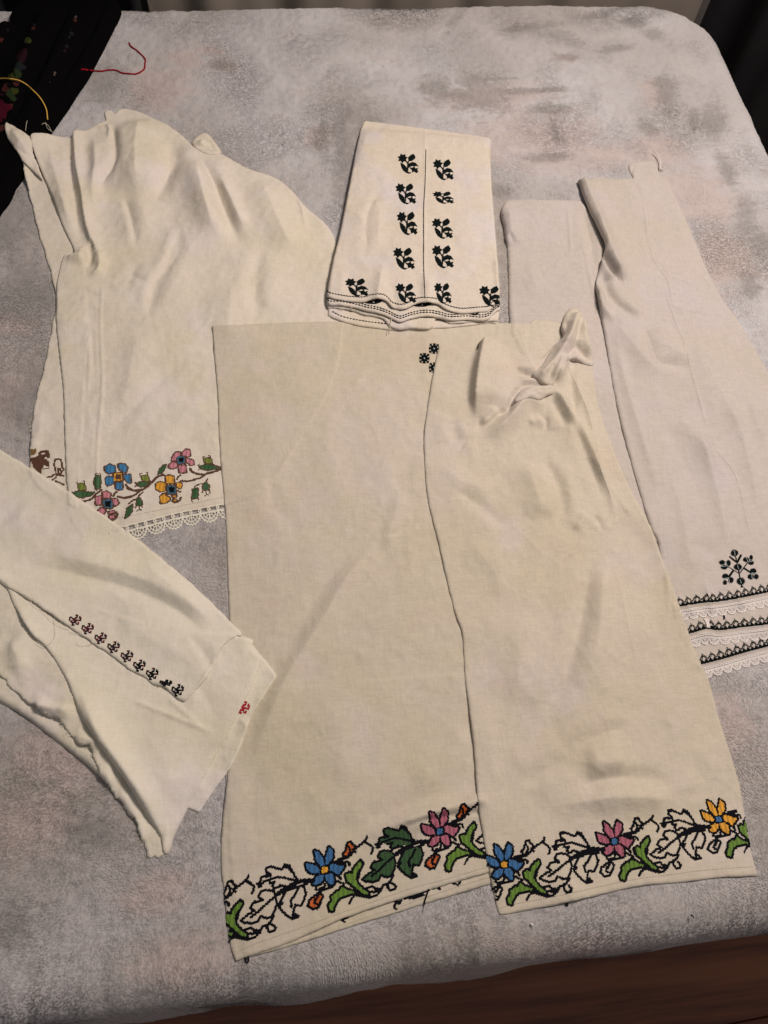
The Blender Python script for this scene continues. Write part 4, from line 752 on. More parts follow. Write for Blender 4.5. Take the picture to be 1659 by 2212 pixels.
BUD2 = [[(1600, 740), (1560, 745), (1490, 765), (1440, 800)], [(1430, 745), (1470, 760)], [(1430, 805), (1372, 850), (1358, 900), (1410, 945), (1460, 940), (1490, 880), (1512, 820), (1480, 790), (1430, 805)], [(1440, 840), (1425, 880), (1450, 900)], [(1470, 800), (1440, 860)]]
BUD1F = [(530, 590), (545, 555), (580, 550), (615, 600), (610, 650), (575, 690), (540, 715), (505, 700), (490, 670), (520, 640)]; BUD2F = [(1430, 805), (1372, 850), (1358, 900), (1410, 945), (1460, 940), (1490, 880), (1512, 820), (1480, 790)]
LEAFA = [[(835, 612), (870, 600), (868, 562), (900, 552), (972, 545), (926, 512), (920, 470), (970, 460), (1030, 485), (1080, 502), (1105, 455), (1150, 470), (1170, 510), (1205, 560), (1220, 600), (1245, 625)], [(850, 640), (900, 605), (970, 580), (1040, 570), (1110, 590), (1180, 615), (1250, 635)], [(850, 645), (880, 640)], [(960, 620), (1012, 618), (990, 655), (1010, 690), (1070, 660), (1120, 675)], [(1100, 470), (1150, 500), (1185, 540)]]
LEAFB = [[(1030, 745), (990, 700), (930, 690), (880, 697), (855, 750), (905, 785), (815, 795), (775, 850), (822, 880), (760, 910), (690, 965), (730, 990), (800, 1005), (860, 990), (890, 945), (940, 970), (1000, 965), (1030, 900), (1045, 840), (1030, 770)], [(1020, 770), (950, 820), (880, 880), (790, 945)], [(1020, 965), (980, 1030), (920, 1050), (890, 1085), (840, 1110)], [(740, 1060), (800, 1050), (830, 1085), (900, 1085)], [(735, 1105), (850, 1112)], [(690, 1140), (760, 1162), (840, 1150), (890, 1105)], [(950, 1040), (965, 1090), (990, 1122), (1030, 1112), (1045, 1080), (1010, 1045)]]
LEAFC = [[(1130, 720), (1110, 770), (1070, 840), (1070, 880), (1110, 930), (1160, 980), (1210, 1015), (1272, 1000), (1240, 970), (1215, 985), (1220, 920), (1232, 880), (1290, 890), (1320, 830), (1337, 770), (1310, 700), (1288, 692)], [(1252, 715), (1222, 780), (1180, 830), (1195, 892)], [(1085, 860), (1100, 840)]]
TRUNK = [([(1400, 650), (1280, 642), (1180, 675), (1100, 712), (1030, 755)], 4.4), ([(1340, 680), (1200, 705), (1090, 738)], 2.6), ([(1290, 690), (1320, 670)], 2.6)]
FA = [(835, 612), (870, 590), (900, 552), (972, 545), (926, 512), (920, 470), (970, 460), (1080, 502), (1105, 455), (1150, 470), (1205, 560), (1245, 625), (1180, 660), (1070, 660), (1010, 690), (990, 655), (1012, 618)]
FB = LEAFB[0]; FC = LEAFC[0]
G1 = [(680, 770), (690, 800), (660, 850), (628, 900), (622, 960), (645, 1010), (690, 1060), (750, 1110), (755, 1135), (700, 1115), (640, 1060), (580, 1000), (535, 960), (520, 900), (555, 880), (590, 900), (600, 850), (640, 800)]
G2 = [(480, 1020), (540, 1060), (610, 1085), (600, 1100), (540, 1100), (470, 1115), (420, 1150), (395, 1200), (380, 1250), (345, 1240), (340, 1200), (370, 1150), (370, 1105), (420, 1065), (455, 1060)]
TAIL = [([(550, 1200), (580, 1150), (630, 1110)], 2.4), ([(590, 1105), (680, 1130), (740, 1150)], 4.0), ([(620, 990), (650, 940), (660, 880)], 3.4)]
def beaded_border(S, par, cell, ang, M, units):
    """M maps traced points of the repeat to world xy for a given unit shift"""
    C = Canvas(S, cell, ang); LW = .0026
    for f, pm, cm, parts, filled in units:
        T = lambda P: M(P, f)
        if 'F' in parts:
            pet = [C.fill(T(p)) for p in PET]; cen = C.fill(T(CEN)); inn = set().union(*pet) | cen; out = set()
            for p in PET + [CEN]: out |= C.fill(T(p), .0024)
            for L, w in STEM: out |= C.stroke(T(catmull(L, 12)), w * MM)
            o = C.sew('embroidered_flower', out - inn, T_BLACK, par)
            if o:
                for p in pet: C.sew('petal', p - cen, pm, o, bulge=.9)
                C.sew('flower_centre', cen, cm, o, bulge=.9)
        def lines(name, LL, fill=None, fm=None):
            cells = set()
            for L in LL:
                w = LW
                if isinstance(L, tuple): L, w = L[0], L[1] * MM
                cells |= C.stroke(T(catmull(L, 12)) if len(L) < 4 else T(np.array(L, float)), w)
            o = C.sew(name, cells, T_BLACK, par)
            if fill is not None and o:
                g = set()
                for p in fill: g |= C.fill(T(p))
                C.sew('leaf_fill' if 'leaf' in name else 'bud_fill', g - cells, fm, o, bulge=.9)
        if 'G' in parts:
            for g in (G1, G2):
                q = C.fill(T(g)); o = C.sew('embroidered_leaf', C.fill(T(g), .0026) - q, T_BLACK, par)
                if o: C.sew('leaf_fill', q, T_LIME, o, bulge=.9)
            lines('embroidered_tendril', TAIL)
        if 'b' in parts: lines('embroidered_bud', BUD1, [BUD1F] if filled else None, T_ORA)
        if 'd' in parts: lines('embroidered_bud', BUD2, [BUD2F] if filled else None, T_ORA)
        if 'A' in parts:
            fl = filled == 2
            lines('embroidered_leaf', LEAFA, [FA] if fl else None, T_GREEN); lines('embroidered_leaf', LEAFB, [FB] if fl else None, T_GREEN); lines('embroidered_leaf', LEAFC, [FC] if fl else None, T_GREEN); lines('embroidered_stem', TRUNK)
def similar(S, src_a, src_b, dst_a, dst_b):
    """plane similarity carrying the traced repeat to two flower centres on another sheet"""
    A = ray_to(z3([src_a]), ZB)[0]; B = ray_to(z3([src_b]), ZB)[0]; p = W(S, [dst_a])[0]; q = W(S, [dst_b])[0]
    c = complex(*(q - p)) / complex(*(B - A)); sh = B - A
    def M(P, f):
        w = ray_to(z3(P), ZB) + sh * f - A; z = (w[:, 0] + 1j * w[:, 1]) * c; return np.column_stack([p[0] + z.real, p[1] + z.imag])
    return M
sD = lambda x, y: (x / 1.8445, y / 1.8445)
MD = similar(SD, (300, 815), (1515, 560), sD(1294, 3466), sD(1752.6, 3313))
aD = math.atan2(*(MD([(1515, 560)], 0)[0] - MD([(300, 815)], 0)[0])[::-1])
beaded_border(SD, panel, .0012, aD, MD, [(-1, T_YEL, T_BLUE, 'FGAb', 0), (0, T_BLUE, T_YEL, 'FGb', 1), (0, T_BLUE, T_YEL, 'A', 2), (-1, T_YEL, T_BLUE, 'd', 1), (0, T_PINK, T_BLUE, 'd', 1), (1, T_PINK, T_BLUE, 'FGb', 1), (1, T_BLUE, T_YEL, 'A', 0)])
# cross motif near the neck
def zn(P): return [(889.1 + x / 19.13, 726.5 + y / 19.13) for x, y in P]
cn = Canvas(SD, .00055, 0.0); cr = set(); cw = set()
for x, y in ((930, 510), (530, 910), (930, 1300)):
    for k in range(4):
        a = k * math.pi / 2 + .06; c, s_ = math.cos(a), math.sin(a)
        cr |= cn.fill(W(SD, zn([(x + u * c - v * s_, y + u * s_ + v * c) for u, v in ((70, -55), (110, -40), (215, -65), (215, 65), (110, 40), (70, 55))])))
        a += math.pi / 4; c, s_ = math.cos(a), math.sin(a); tr = lambda L: [(x + u * c - v * s_, y + u * s_ + v * c) for u, v in L]
        cr |= cn.stroke(W(SD, zn(tr([(60, 0), (235, 0)]))), .0022) | cn.stroke(W(SD, zn(tr([(200, -60), (235, 0), (200, 60)]))), .0012)
    cr |= cn.fill(W(SD, zn(sq(x, y, 130)))); cw |= cn.fill(W(SD, zn(sq(x, y, 26))))
co = cn.sew('cross_motif', cr - cw, T_NAVY, panel); cn.sew('pale_centre', cw, T_PALE, co)

# ------------------------------------------------------------------ folded blouse with black flower sprigs, top centre
blouse = thing('folded_blouse', 'neatly folded ivory blouse strewn with small black flower sprigs', 'blouse')
def zb(P): return [(694 + x / 4.135, 585.5 + y / 4.135) for x, y in P]
TOPB = [(785, 264), (800, 262), (830, 265), (900, 274), (1000, 288), (1056, 297), (1060, 302)]
RGT = [(1062, 400), (1070, 500), (1077, 590)]
LFT = [(718, 570), (735, 500), (755, 400), (772, 310)]
W1 = zb([(1595, 300), (1560, 296), (1530, 312), (1490, 353), (1400, 362), (1280, 372), (1200, 365), (1110, 335), (1040, 290), (930, 275), (850, 285), (750, 330), (690, 335), (630, 315), (590, 270), (540, 245), (450, 250), (380, 270), (250, 265), (130, 245), (60, 225), (50, 205)])
W2 = zb([(1597, 345), (1570, 352), (1530, 385), (1500, 420), (1430, 440), (1300, 430), (1150, 436), (1060, 415), (980, 400), (900, 400), (800, 420), (710, 450), (660, 436), (590, 400), (500, 370), (400, 350), (290, 320), (170, 300), (70, 296), (48, 270)])
W3 = zb([(1590, 400), (1520, 440), (1340, 450), (1150, 462), (1100, 425), (1020, 425), (1000, 490), (930, 515), (800, 505), (700, 518), (610, 490), (560, 425), (470, 400), (380, 385), (280, 350), (170, 328), (90, 318), (50, 295)])
W4 = zb([(1585, 425), (1500, 455), (1330, 480), (1150, 500), (1010, 505), (950, 525), (800, 518), (640, 522), (520, 508), (330, 482), (150, 430), (75, 395), (60, 350)])
SB4 = Sheet('bottom_fold', [(790, 300, 1), (1050, 320, 1)] + RGT + W4 + LFT[:-1], M_FOLD, blouse, gap=2.5, soft=3, rnd=3, rim=2.5, seed=41, wave=.5)
SB3 = Sheet('lower_fold', [(790, 290, 1), (1052, 310, 1)] + RGT + W3 + LFT[:-1], M_FOLD, blouse, gap=3, soft=2, rnd=1.8, rim=2, seed=42, wave=.7, wl=.03)
SB2 = Sheet('middle_fold', [(788, 280, 1), (1054, 304, 1)] + RGT + W2 + LFT, M_FOLD, blouse, gap=4, soft=2, rnd=1.8, rim=2, seed=43, wave=.5)
SB = Sheet('top_fold', TOPB + RGT + W1 + LFT, M_FOLD, blouse, gap=3.4, soft=3, rnd=1.8, rim=2, seed=44, wave=.8, wl=.10, folds=[([(738, 440), (800, 432), (905, 405)], -2.2, 7), ([(905, 425), (990, 425), (1062, 415)], -2.2, 5), ([(790, 560), (795, 460), (830, 400)], -3, 7), ([(815, 540), (820, 440)], 2.5, 9), ([(985, 495), (1040, 480), (1068, 470)], -1.6, 6), ([(918, 280), (918, 450), (916, 640)], 1.2, 1.8, 1.8, 'n'), ([(815, 645), (820, 610), (830, 560)], 5, 9, 9, 'a'), ([(858, 668), (850, 640), (850, 610)], -3, 8, 8, 'a'), ([(925, 652), (925, 620), (925, 590)], 4, 10, 10, 'a'), ([(735, 640), (742, 580)], 2, 8), ([(1078, 640), (1074, 590), (1070, 540)], 3, 5)])
FL = [[(460, 780), (487, 820), (484, 880), (478, 940), (494, 940), (500, 880), (503, 830), (505, 780), (495, 780), (492, 810), (470, 775)], [(505, 780), (500, 720), (540, 685), (575, 668), (592, 690), (606, 715), (590, 745), (550, 775)], [(500, 885), (508, 822), (560, 795), (610, 810), (648, 862), (615, 850), (590, 862), (560, 852), (520, 872)], [(383, 805), (430, 830), (470, 870), (480, 940), (512, 955), (545, 958), (512, 976), (470, 962), (430, 930), (400, 880)], [(520, 882), (560, 885), (590, 868), (605, 900), (642, 888), (630, 920), (650, 942), (620, 966), (590, 940), (560, 952), (552, 915)],
      [(415 + (74 if k % 2 else 48) * math.cos(k * math.pi / 7 + .3), 735 + (74 if k % 2 else 48) * math.sin(k * math.pi / 7 + .3)) for k in range(14)]]
cb = Canvas(SB, .0006, 0.0)
for x, y, sx, sy in [(882, 354, 1, .95), (877, 419, 1, 1), (880, 483, 1, 1.12), (873, 559, 1.05, 1.05), (877, 634, 1, .95), (958, 367, 1, 1), (958, 427, 1.02, .58), (956, 494, 1.02, .98), (957, 555, 1.06, 1.1), (957, 634, .84, 1), (771, 621, 1.12, .86), (1060, 640, 1.1, .98)]:
    cells = set()
    for P in FL: cells |= cb.fill(W(SB, [(x + (a - 500) * sx / 6.9, y + (b - 822) * sy / 6.9) for a, b in P]), .00045)
    cb.sew('embroidered_sprig', cells, T_NAVY, blouse, bulge=.35, lift=.15)
dashes('centre_stitching', SB, [(920, 325), (918, 400), (915, 450), (915, 520), (915, 570), (918, 642)], 3.4, 3.8, 1.6, T_BLACK, blouse, ang=.25, bulge=.4)
dashes('edge_stitching', SB, [(x, y - 9.5) for x, y in W1], 4.4, 4.8, 1.9, T_BLACK, blouse, ang=-.4, bulge=.3)
dashes('double_stitching', SB2, [(x, y - 7) for x, y in W2], 4.8, 4.2, 2.5, T_BLACK, blouse, bulge=.3); dashes('double_stitching', SB2, [(x, y - 11.5) for x, y in W2], 4.8, 4.2, 2.5, T_BLACK, blouse, bulge=.3)
dashes('double_stitching', SB4, [(x, y - 5) for x, y in zb([(570, 490), (400, 470), (200, 430), (85, 375)])], 4.8, 4.2, 2.5, T_BLACK, blouse, bulge=.3)
for x, y, w_ in ((807, 652, 18), (912, 658, 20), (1026, 676, 10)):
    c2 = Canvas(SB2, .0008, 0.0); c2.sew('reverse_stitching', c2.fill(W(SB2, [(x - w_, y + 3), (x - w_ * .5, y - 4), (x + w_, y - 5), (x + w_ * .9, y + 1), (x + w_ * .3, y + 5), (x - w_ * .4, y + 5)])) - c2.fill(W(SB2, sq(x, y, 2))), T_BLACK, blouse)
threads('loose_thread', None, [zb([(630, 430), (610, 500), (590, 550), (585, 578)]), zb([(622, 435), (620, 500), (605, 560)]), zb([(270, 320), (262, 345), (285, 365)]), zb([(150, 330), (170, 350), (200, 345)]), zb([(262, 322), (275, 340), (262, 360)])], .32, T_ECRU, blouse, lift=1.2, arch=2)

# ------------------------------------------------------------------ cream flannel panel, right of centre
flan = thing('flannel_runner', 'crumpled cream flannel panel with blue, rose and yellow beaded flowers along its hem', 'cloth panel')
SE = Sheet('cloth', [(949, 746, 1), (970, 750), (996, 755), (1026, 758), (1034, 750), (1038, 732), (1046, 723), (1061, 725), (1081, 737), (1110, 757), (1145, 770), (1168, 773), (1185, 757), (1219, 722), (1215, 703), (1218, 684), (1229, 667), (1244, 665), (1257, 677), (1266, 695), (1267, 720), (1275, 755), (1282, 785), (1284, 830), (1300, 900), (1330, 980), (1365, 1060), (1404, 1132), (1431, 1204), (1466, 1300), (1500, 1400), (1530, 1464), (1549, 1534), (1594, 1679), (1607, 1744), (1619, 1814), (1634, 1879), (1640, 1893, 1),
    (1559, 1896), (1479, 1906), (1374, 1916), (1229, 1949), (1094, 1975), (1080, 1973), (1074, 1962), (1059, 1889), (1049, 1834), (1034, 1739), (1024, 1614), (1014, 1529), (1005, 1464), (999, 1370), (986, 1332), (972, 1280), (964, 1245), (947, 1170), (924, 1075), (917, 985), (917, 930), (929, 845), (942, 775)],
    M_FLAN, flan, gap=1.8, soft=6, rnd=2.6, rim=4, seed=51, wave=1.2, wl=.10, folds=[
    ([(1046, 730), (1033, 795), (1027, 860), (1031, 912)], 19, 26, 5.5, 'e'), ([(1085, 765), (1075, 820), (1058, 880)], 9, 24), ([(1031, 915), (1058, 905), (1080, 885)], 7, 8, 7), ([(1024, 922), (1050, 920), (1074, 896), (1098, 886), (1108, 860), (1130, 836), (1158, 832), (1192, 831)], -10, 6, 6), ([(1040, 945), (1085, 918), (1115, 885), (1140, 858), (1175, 852), (1200, 862)], 11, 9, 15), ([(1150, 852), (1170, 862), (1190, 850)], -6, 5),
    ([(990, 905), (978, 925), (990, 960)], -9, 10), ([(1000, 960), (1030, 970)], 3, 14), ([(1120, 806), (1150, 812), (1175, 818), (1188, 830)], -8, 5), ([(1115, 796), (1140, 795), (1162, 797)], 7, 6),
    ([(1240, 690), (1228, 730), (1205, 775)], 8, 12), ([(1256, 682), (1272, 740), (1281, 786)], 12, 10, 8), ([(1226, 768), (1244, 750), (1260, 765), (1272, 784)], -10, 9), ([(1240, 776), (1262, 782), (1280, 780)], -7, 5), ([(1228, 762), (1216, 795), (1196, 828)], 15, 6, 7), ([(1230, 782), (1233, 825), (1243, 890)], -6, 7),
    ([(1194, 838), (1216, 865), (1236, 901), (1252, 918)], 12, 6, 7), ([(1187, 858), (1209, 896), (1230, 928)], -5, 6), ([(1222, 832), (1237, 870), (1246, 900)], -4, 6), ([(1236, 910), (1262, 969), (1285, 1031), (1306, 1085)], -5, 6, 8), ([(1250, 900), (1282, 980), (1310, 1060)], 6, 8), ([(1165, 980), (1194, 1030), (1212, 1086), (1205, 1150)], -10, 11), ([(1130, 990), (1160, 1060), (1170, 1130)], 6, 20), ([(1226, 790), (1271, 894), (1293, 998), (1320, 1075), (1336, 1150)], 3.5, 3.5),
    ([(1174, 900), (1180, 912), (1178, 930)], -5, 4), ([(1140, 915), (1172, 902)], 4, 7), ([(1280, 1110), (1296, 1135), (1298, 1150)], -5, 5), ([(1268, 1105), (1240, 1150)], 4, 7), ([(1276, 1200), (1262, 1300), (1244, 1385), (1203, 1500), (1164, 1585)], -9, 14, 12), ([(1310, 1190), (1300, 1290), (1290, 1400), (1255, 1500)], 6, 18), ([(1150, 1320), (1130, 1420), (1100, 1530)], 5, 24), ([(1325, 1200), (1365, 1380), (1385, 1470)], 1.5, 4),
    ([(1130, 1700), (1165, 1672), (1235, 1635)], -7, 12), ([(1235, 1706), (1330, 1680), (1460, 1686)], -9, 11), ([(1230, 1614), (1310, 1582), (1365, 1568)], -4, 10), ([(1180, 1745), (1330, 1722), (1480, 1728)], 6, 14), ([(1260, 1650), (1360, 1640)], 5, 16), ([(974, 1050), (1019, 1082), (1109, 1148)], -5, 11), ([(950, 1000), (1000, 1040), (1080, 1060)], 4, 20), ([(1000, 1160), (1060, 1220), (1100, 1300)], 3, 22), ([(1480, 1620), (1530, 1700)], -3, 14), ([(1240, 1955), (1240, 1900)], 1.2, 8), ([(1560, 1800), (1600, 1760)], 2, 12), ([(1400, 1916), (1400, 1870)], 1.5, 8), ([(1050, 1500), (1060, 1620), (1080, 1720)], 3, 24)])
SET = Sheet('twisted_fold', [(1152, 806), (1172, 786), (1190, 757), (1219, 722), (1215, 703), (1219, 684), (1230, 667), (1245, 665), (1258, 678), (1267, 697), (1270, 725), (1277, 757), (1283, 786), (1262, 784), (1240, 774), (1226, 776), (1214, 797), (1204, 812), (1196, 828), (1184, 830), (1166, 822)], M_FLAN, flan, gap=3, soft=5, rnd=5, rim=7, seed=53, wave=.8, wl=.035, folds=[
    ([(1248, 675), (1236, 715), (1208, 762), (1172, 806)], 9, 7, 6, 'n'), ([(1221, 690), (1223, 708), (1218, 724)], -5, 4), ([(1226, 772), (1245, 748), (1262, 766), (1275, 780)], -9, 6), ([(1258, 690), (1270, 740), (1279, 780)], 5, 5), ([(1255, 690), (1248, 725), (1240, 750)], -5, 5), ([(1222, 758), (1208, 790), (1192, 824)], 6, 4), ([(1196, 785), (1184, 812)], -4, 4), ([(1205, 745), (1186, 772)], -2.5, 3)])
SES = Sheet('tucked_fold', [(1112, 866), (1122, 846), (1134, 836), (1160, 831), (1190, 829), (1200, 836), (1196, 848), (1182, 852), (1166, 862), (1148, 858), (1130, 862)], M_FLAN, flan, gap=.8, soft=4, rnd=4, rim=3, seed=54, wave=.5, wl=.03, folds=[([(1120, 858), (1150, 840), (1190, 836)], 5, 6)])
def ME(P, f):
    sh = W(SE, z3([(1515, 560)]))[0] - W(SE, z3([(300, 815)]))[0]; w = W(SE, z3(P)); return w + sh * f
aE = math.atan2(*(ME([(300, 815)], 1)[0] - ME([(300, 815)], 0)[0])[::-1])
beaded_border(SE, flan, .0012, aE, ME, [(0, T_BLUE, T_YEL, 'FGbA', 0), (1, T_PINK, T_BLUE, 'FGbA', 0), (-1, T_BLUE, T_YEL, 'd', 0), (0, T_BLUE, T_YEL, 'd', 0), (1, T_BLUE, T_YEL, 'd', 0), (2, T_YEL, T_BLUE, 'FG', 0)])
dashes('hemstitch_row', SE, [(1082, 1962), (1100, 1955), (1160, 1944), (1230, 1930), (1300, 1914), (1374, 1899), (1440, 1890), (1520, 1880), (1625, 1872)], 1.9, .8, .7, T_HEM, flan)
threads('seam_thread', SE, [[(1226, 790), (1271, 894), (1293, 998), (1320, 1075)]], .25, T_SEAM, flan, lift=.1)
threads('thread_loop', None, [[(1221, 1951), (1222, 1956), (1226, 1956), (1226, 1950)]], .9, T_BLACK, flan, lift=.8)

# ------------------------------------------------------------------ cream shirt front, lower left
front = thing('cream_shirt', 'folded cream cotton shirt with a row of tiny dark crosses along a raw edge', 'shirt')
SF0 = Sheet('under_fold', [(-90, 1215, 1), (0, 1235), (100, 1380), (230, 1560), (245, 1690), (220, 1681), (190, 1655), (160, 1631), (100, 1584), (50, 1546), (0, 1517), (-90, 1470, 1)], M_NAP, front, gap=7, soft=4, rnd=9, rim=8, seed=61, wave=1, wl=.06)
SF1 = Sheet('torn_layer', [(-90, 1215, 1), (0, 1235), (150, 1400), (300, 1600), (360, 1780), (358, 1838), (350, 1852), (342, 1856), (334, 1850, 1), (325, 1850), (314, 1838), (309, 1820), (297, 1790), (285, 1764), (262, 1735), (240, 1709), (228, 1692), (222, 1680), (210, 1664), (204, 1640), (195, 1616), (176, 1608), (155, 1594), (142, 1572), (130, 1559), (110, 1548), (90, 1538), (70, 1524), (40, 1502), (15, 1475), (0, 1462), (-90, 1400, 1)],
    M_NAP, front, gap=1.5, soft=4, rnd=2, rim=3, seed=62, wave=1.2, wl=.05, rough=.0011, folds=[([(60, 1515), (100, 1525), (165, 1532)], 7, 9), ([(80, 1500), (120, 1517), (170, 1525)], -4, 6), ([(150, 1585), (200, 1600), (240, 1620)], 4, 7), ([(250, 1690), (290, 1760), (318, 1830)], 4, 7), ([(215, 1640), (260, 1680)], -3, 6), ([(20, 1380), (40, 1430), (30, 1460)], 5, 12)])
SF2 = Sheet('cuff_layer', [(430, 1340, 1), (523, 1373), (560, 1411), (574, 1427), (597, 1458), (594, 1466), (577, 1492), (553, 1530), (541, 1550), (535, 1570), (530, 1586), (513, 1628), (492, 1666), (462, 1706), (430, 1755, 1), (405, 1746, 1), (360, 1690), (330, 1500)], M_NAP, front, gap=1, soft=5, rnd=2, rim=3, seed=63, wave=.9, wl=.05, folds=[([(572, 1428), (540, 1470), (515, 1525), (492, 1590)], 1.8, 2, 2, 'n'), ([(515, 1552), (528, 1562), (534, 1575)], 2.5, 4), ([(510, 1560), (505, 1600), (495, 1630)], -2.5, 6)])
SF3 = Sheet('front_layer', [(-90, 1200, 1), (300, 1340), (523, 1372), (545, 1398), (566, 1420, 1), (553, 1455), (545, 1480), (528, 1512), (502, 1562), (480, 1604), (445, 1668), (410, 1735), (390, 1775), (374, 1808), (366, 1836), (358, 1846), (350, 1838), (345, 1806), (322, 1770), (300, 1736), (262, 1676), (210, 1604), (170, 1539), (142, 1468), (100, 1400), (65, 1366), (30, 1310), (0, 1258), (-90, 1235, 1)],
    M_NAP, front, gap=2.5, soft=6, rnd=5, rim=5, seed=64, wave=1.0, wl=.10, folds=[([(165, 1470), (205, 1570), (270, 1665), (325, 1750), (355, 1825)], 9, 12, 9), ([(263, 1503), (370, 1545), (478, 1591)], 2.2, 3), ([(348, 1492), (400, 1540), (447, 1577)], 1.6, 3), ([(300, 1560), (360, 1660), (380, 1740)], 3, 26), ([(20, 1300), (70, 1380), (120, 1460)], 4, 7), ([(395, 1450), (440, 1500), (470, 1560)], -2, 12), ([(556, 1455), (505, 1560), (480, 1607)], 1.2, 2, 2, 'n')])
SF4 = Sheet('embroidered_flap', [(-90, 920, 1), (0, 971), (65, 1010), (130, 1050), (200, 1096), (300, 1167), (415, 1261), (500, 1345), (523, 1372), (512, 1373), (496, 1381), (481, 1395), (466, 1418), (457, 1442), (445, 1462), (427, 1485), (397, 1516, 1), (384, 1510), (374, 1500), (362, 1490), (352, 1482), (334, 1480), (316, 1466), (274, 1442), (241, 1416), (210, 1396), (181, 1376), (145, 1351), (108, 1325), (65, 1296), (30, 1276), (0, 1257), (-90, 1205, 1)],
    M_NAP, front, gap=1.2, soft=7, rnd=2.5, rim=3, seed=65, wave=1.0, wl=.12, rough=.0003, folds=[([(40, 1215), (160, 1240), (290, 1275), (400, 1330), (465, 1400)], -7, 14), ([(100, 1190), (260, 1235), (380, 1285), (470, 1355)], 6, 22), ([(300, 1205), (400, 1290), (470, 1360)], 4, 18), ([(455, 1440), (440, 1410), (400, 1360)], -4, 8, 8, 'a'), ([(250, 1330), (340, 1390), (420, 1440)], 3, 20), ([(335, 1482), (350, 1475), (365, 1492)], 3, 5), ([(480, 1398), (460, 1430), (428, 1482), (400, 1512)], 1.2, 2, 2, 'n'), ([(20, 1100), (120, 1150)], 3, 30)])
T_DKRED = thread_mat('dark_red_thread', (.13, .006, .014))
HOOK = ['....XX...', '.....X.X.', 'XX..XX.XX', 'X.XXX...X', 'X..XXXXXX', '.XX.XX...', '..XXXX.X.', '...X..XX.', '...XX....']
def hooked(S, par, x, y, cell, ang, mat, q=1.0, extra=None, share=0, label=None):
    """small counted-thread motif"""
    c, s_ = math.cos(ang), math.sin(ang); p = W(S, [(x, y)])[0]; P = []
    for j, row in enumerate(HOOK):
        for i, ch in enumerate(row):
            if ch == 'X': u, v = (i - 4) * cell, (4 - j) * cell * q; P.append((p[0] + u * c - v * s_, p[1] + u * s_ + v * c))
    P = np.array(P); k = (np.arange(len(P)) * 7 % 10) < share; o = stitches('embroidered_cross', S, P[~k], cell * 1.2, ang, mat, par, label=label)
    if share and o: stitches('red_stitches', S, P[k], cell * 1.2, ang, extra, o)
for k, (x, y) in enumerate([(162, 1339.5), (189, 1358), (217, 1378.6), (245, 1398), (274, 1417.7), (300.8, 1437.8), (328.5, 1455.8), (358, 1475), (383.5, 1491)]):
    hooked(SF4, front, x, y, .00158, math.radians(-8), T_MAROON if k < 5 else T_BLACK, .5 if k == 7 else 1.0, T_DKRED, (4, 4, 3, 1, 1, 1, 1, 0, 0)[k])
hooked(SF2, front, 525, 1528, .00165, math.radians(-22), T_RED, label='bright red cross stitched on the cuff')
rg = np.random.default_rng(6); fr = []
TE = [(70, 1524), (130, 1559), (155, 1594), (195, 1616), (210, 1664), (240, 1709), (285, 1764), (297, 1790), (309, 1820), (325, 1850)]
for t in rg.uniform(0, len(TE) - 1.01, 46):
    i = int(t); a, b = np.array(TE[i]), np.array(TE[i + 1]); p = a + (b - a) * (t - i); l = rg.uniform(3, 9) * (1.6 if t > 6 else .7); fr.append([tuple(p + [2, -1]), tuple(p + [-l * .5, l * rg.uniform(-.2, .6)]), tuple(p + [-l * .7 + rg.uniform(-3, 3), l * rg.uniform(.3, 1.1)])])
threads('frayed_edge', None, fr, .16, T_ECRU, front, lift=.8, arch=1.0)
threads('loose_thread', SF4, [[(0, 1257), (30, 1275), (62, 1290), (70, 1305), (90, 1318), (120, 1345), (150, 1360)], [(118, 1335), (120, 1372), (100, 1395), (80, 1385)], [(150, 1365), (185, 1375), (200, 1390), (180, 1395), (165, 1388)]], .2, T_ECRU, front, lift=.5)
dashes('hemstitch_row', SF3, [(548, 1462), (500, 1556), (476, 1600), (406, 1730), (376, 1795)], 2.4, 1.0, .5, T_SEAM, front); dashes('hemstitch_row', SF2, [(590, 1462), (536, 1553), (508, 1625), (486, 1664), (428, 1748)], 2.4, 1.0, .5, T_SEAM, front); dashes('hemstitch_row', SF4, [(476, 1398), (452, 1440), (422, 1483), (398, 1510)], 2.4, 1.0, .5, T_SEAM, front)

# ------------------------------------------------------------------ stray yarn and lint
def yarn(name, px, r, mat, label, plies=2, twist=.006, lift=1.4, wob=.6, arch=0):
    p = drop(catmull(px, 1.5)); L = np.r_[0, np.cumsum(np.linalg.norm(np.diff(p, axis=0), axis=1))]; b = Bag(); p[:, 2] += lift * MM + arch * MM * np.sin(np.linspace(0, math.pi, len(p)))
    p[:, 0] += wob * MM * np.sin(L / .0045); p[:, 1] += wob * MM * np.cos(L / .0062)
    T = np.gradient(p, axis=0); T /= np.linalg.norm(T, axis=1)[:, None]; A = np.cross(T, [0, 0, 1.]); A /= np.linalg.norm(A, axis=1)[:, None]; B = np.cross(A, T)
    for k in range(plies):
        ph = 2 * math.pi * (L / twist + k / plies); b.add(*tube(p + (r * .55 * MM if plies > 1 else 0) * (A * np.cos(ph)[:, None] + B * np.sin(ph)[:, None]), r * MM * (.62 if plies > 1 else 1), 6))
    return tag(b.build(name, mat), label, 'yarn')
yarn('red_yarn', [(176, 152), (183, 152), (215, 155), (247, 153), (265, 159), (286, 162), (300, 159), (312, 149), (314, 132), (308, 121.6), (298, 113), (284, 101), (279, 94)], 1.5, T_YARN, 'twisted red yarn end curling onto the grey blanket')
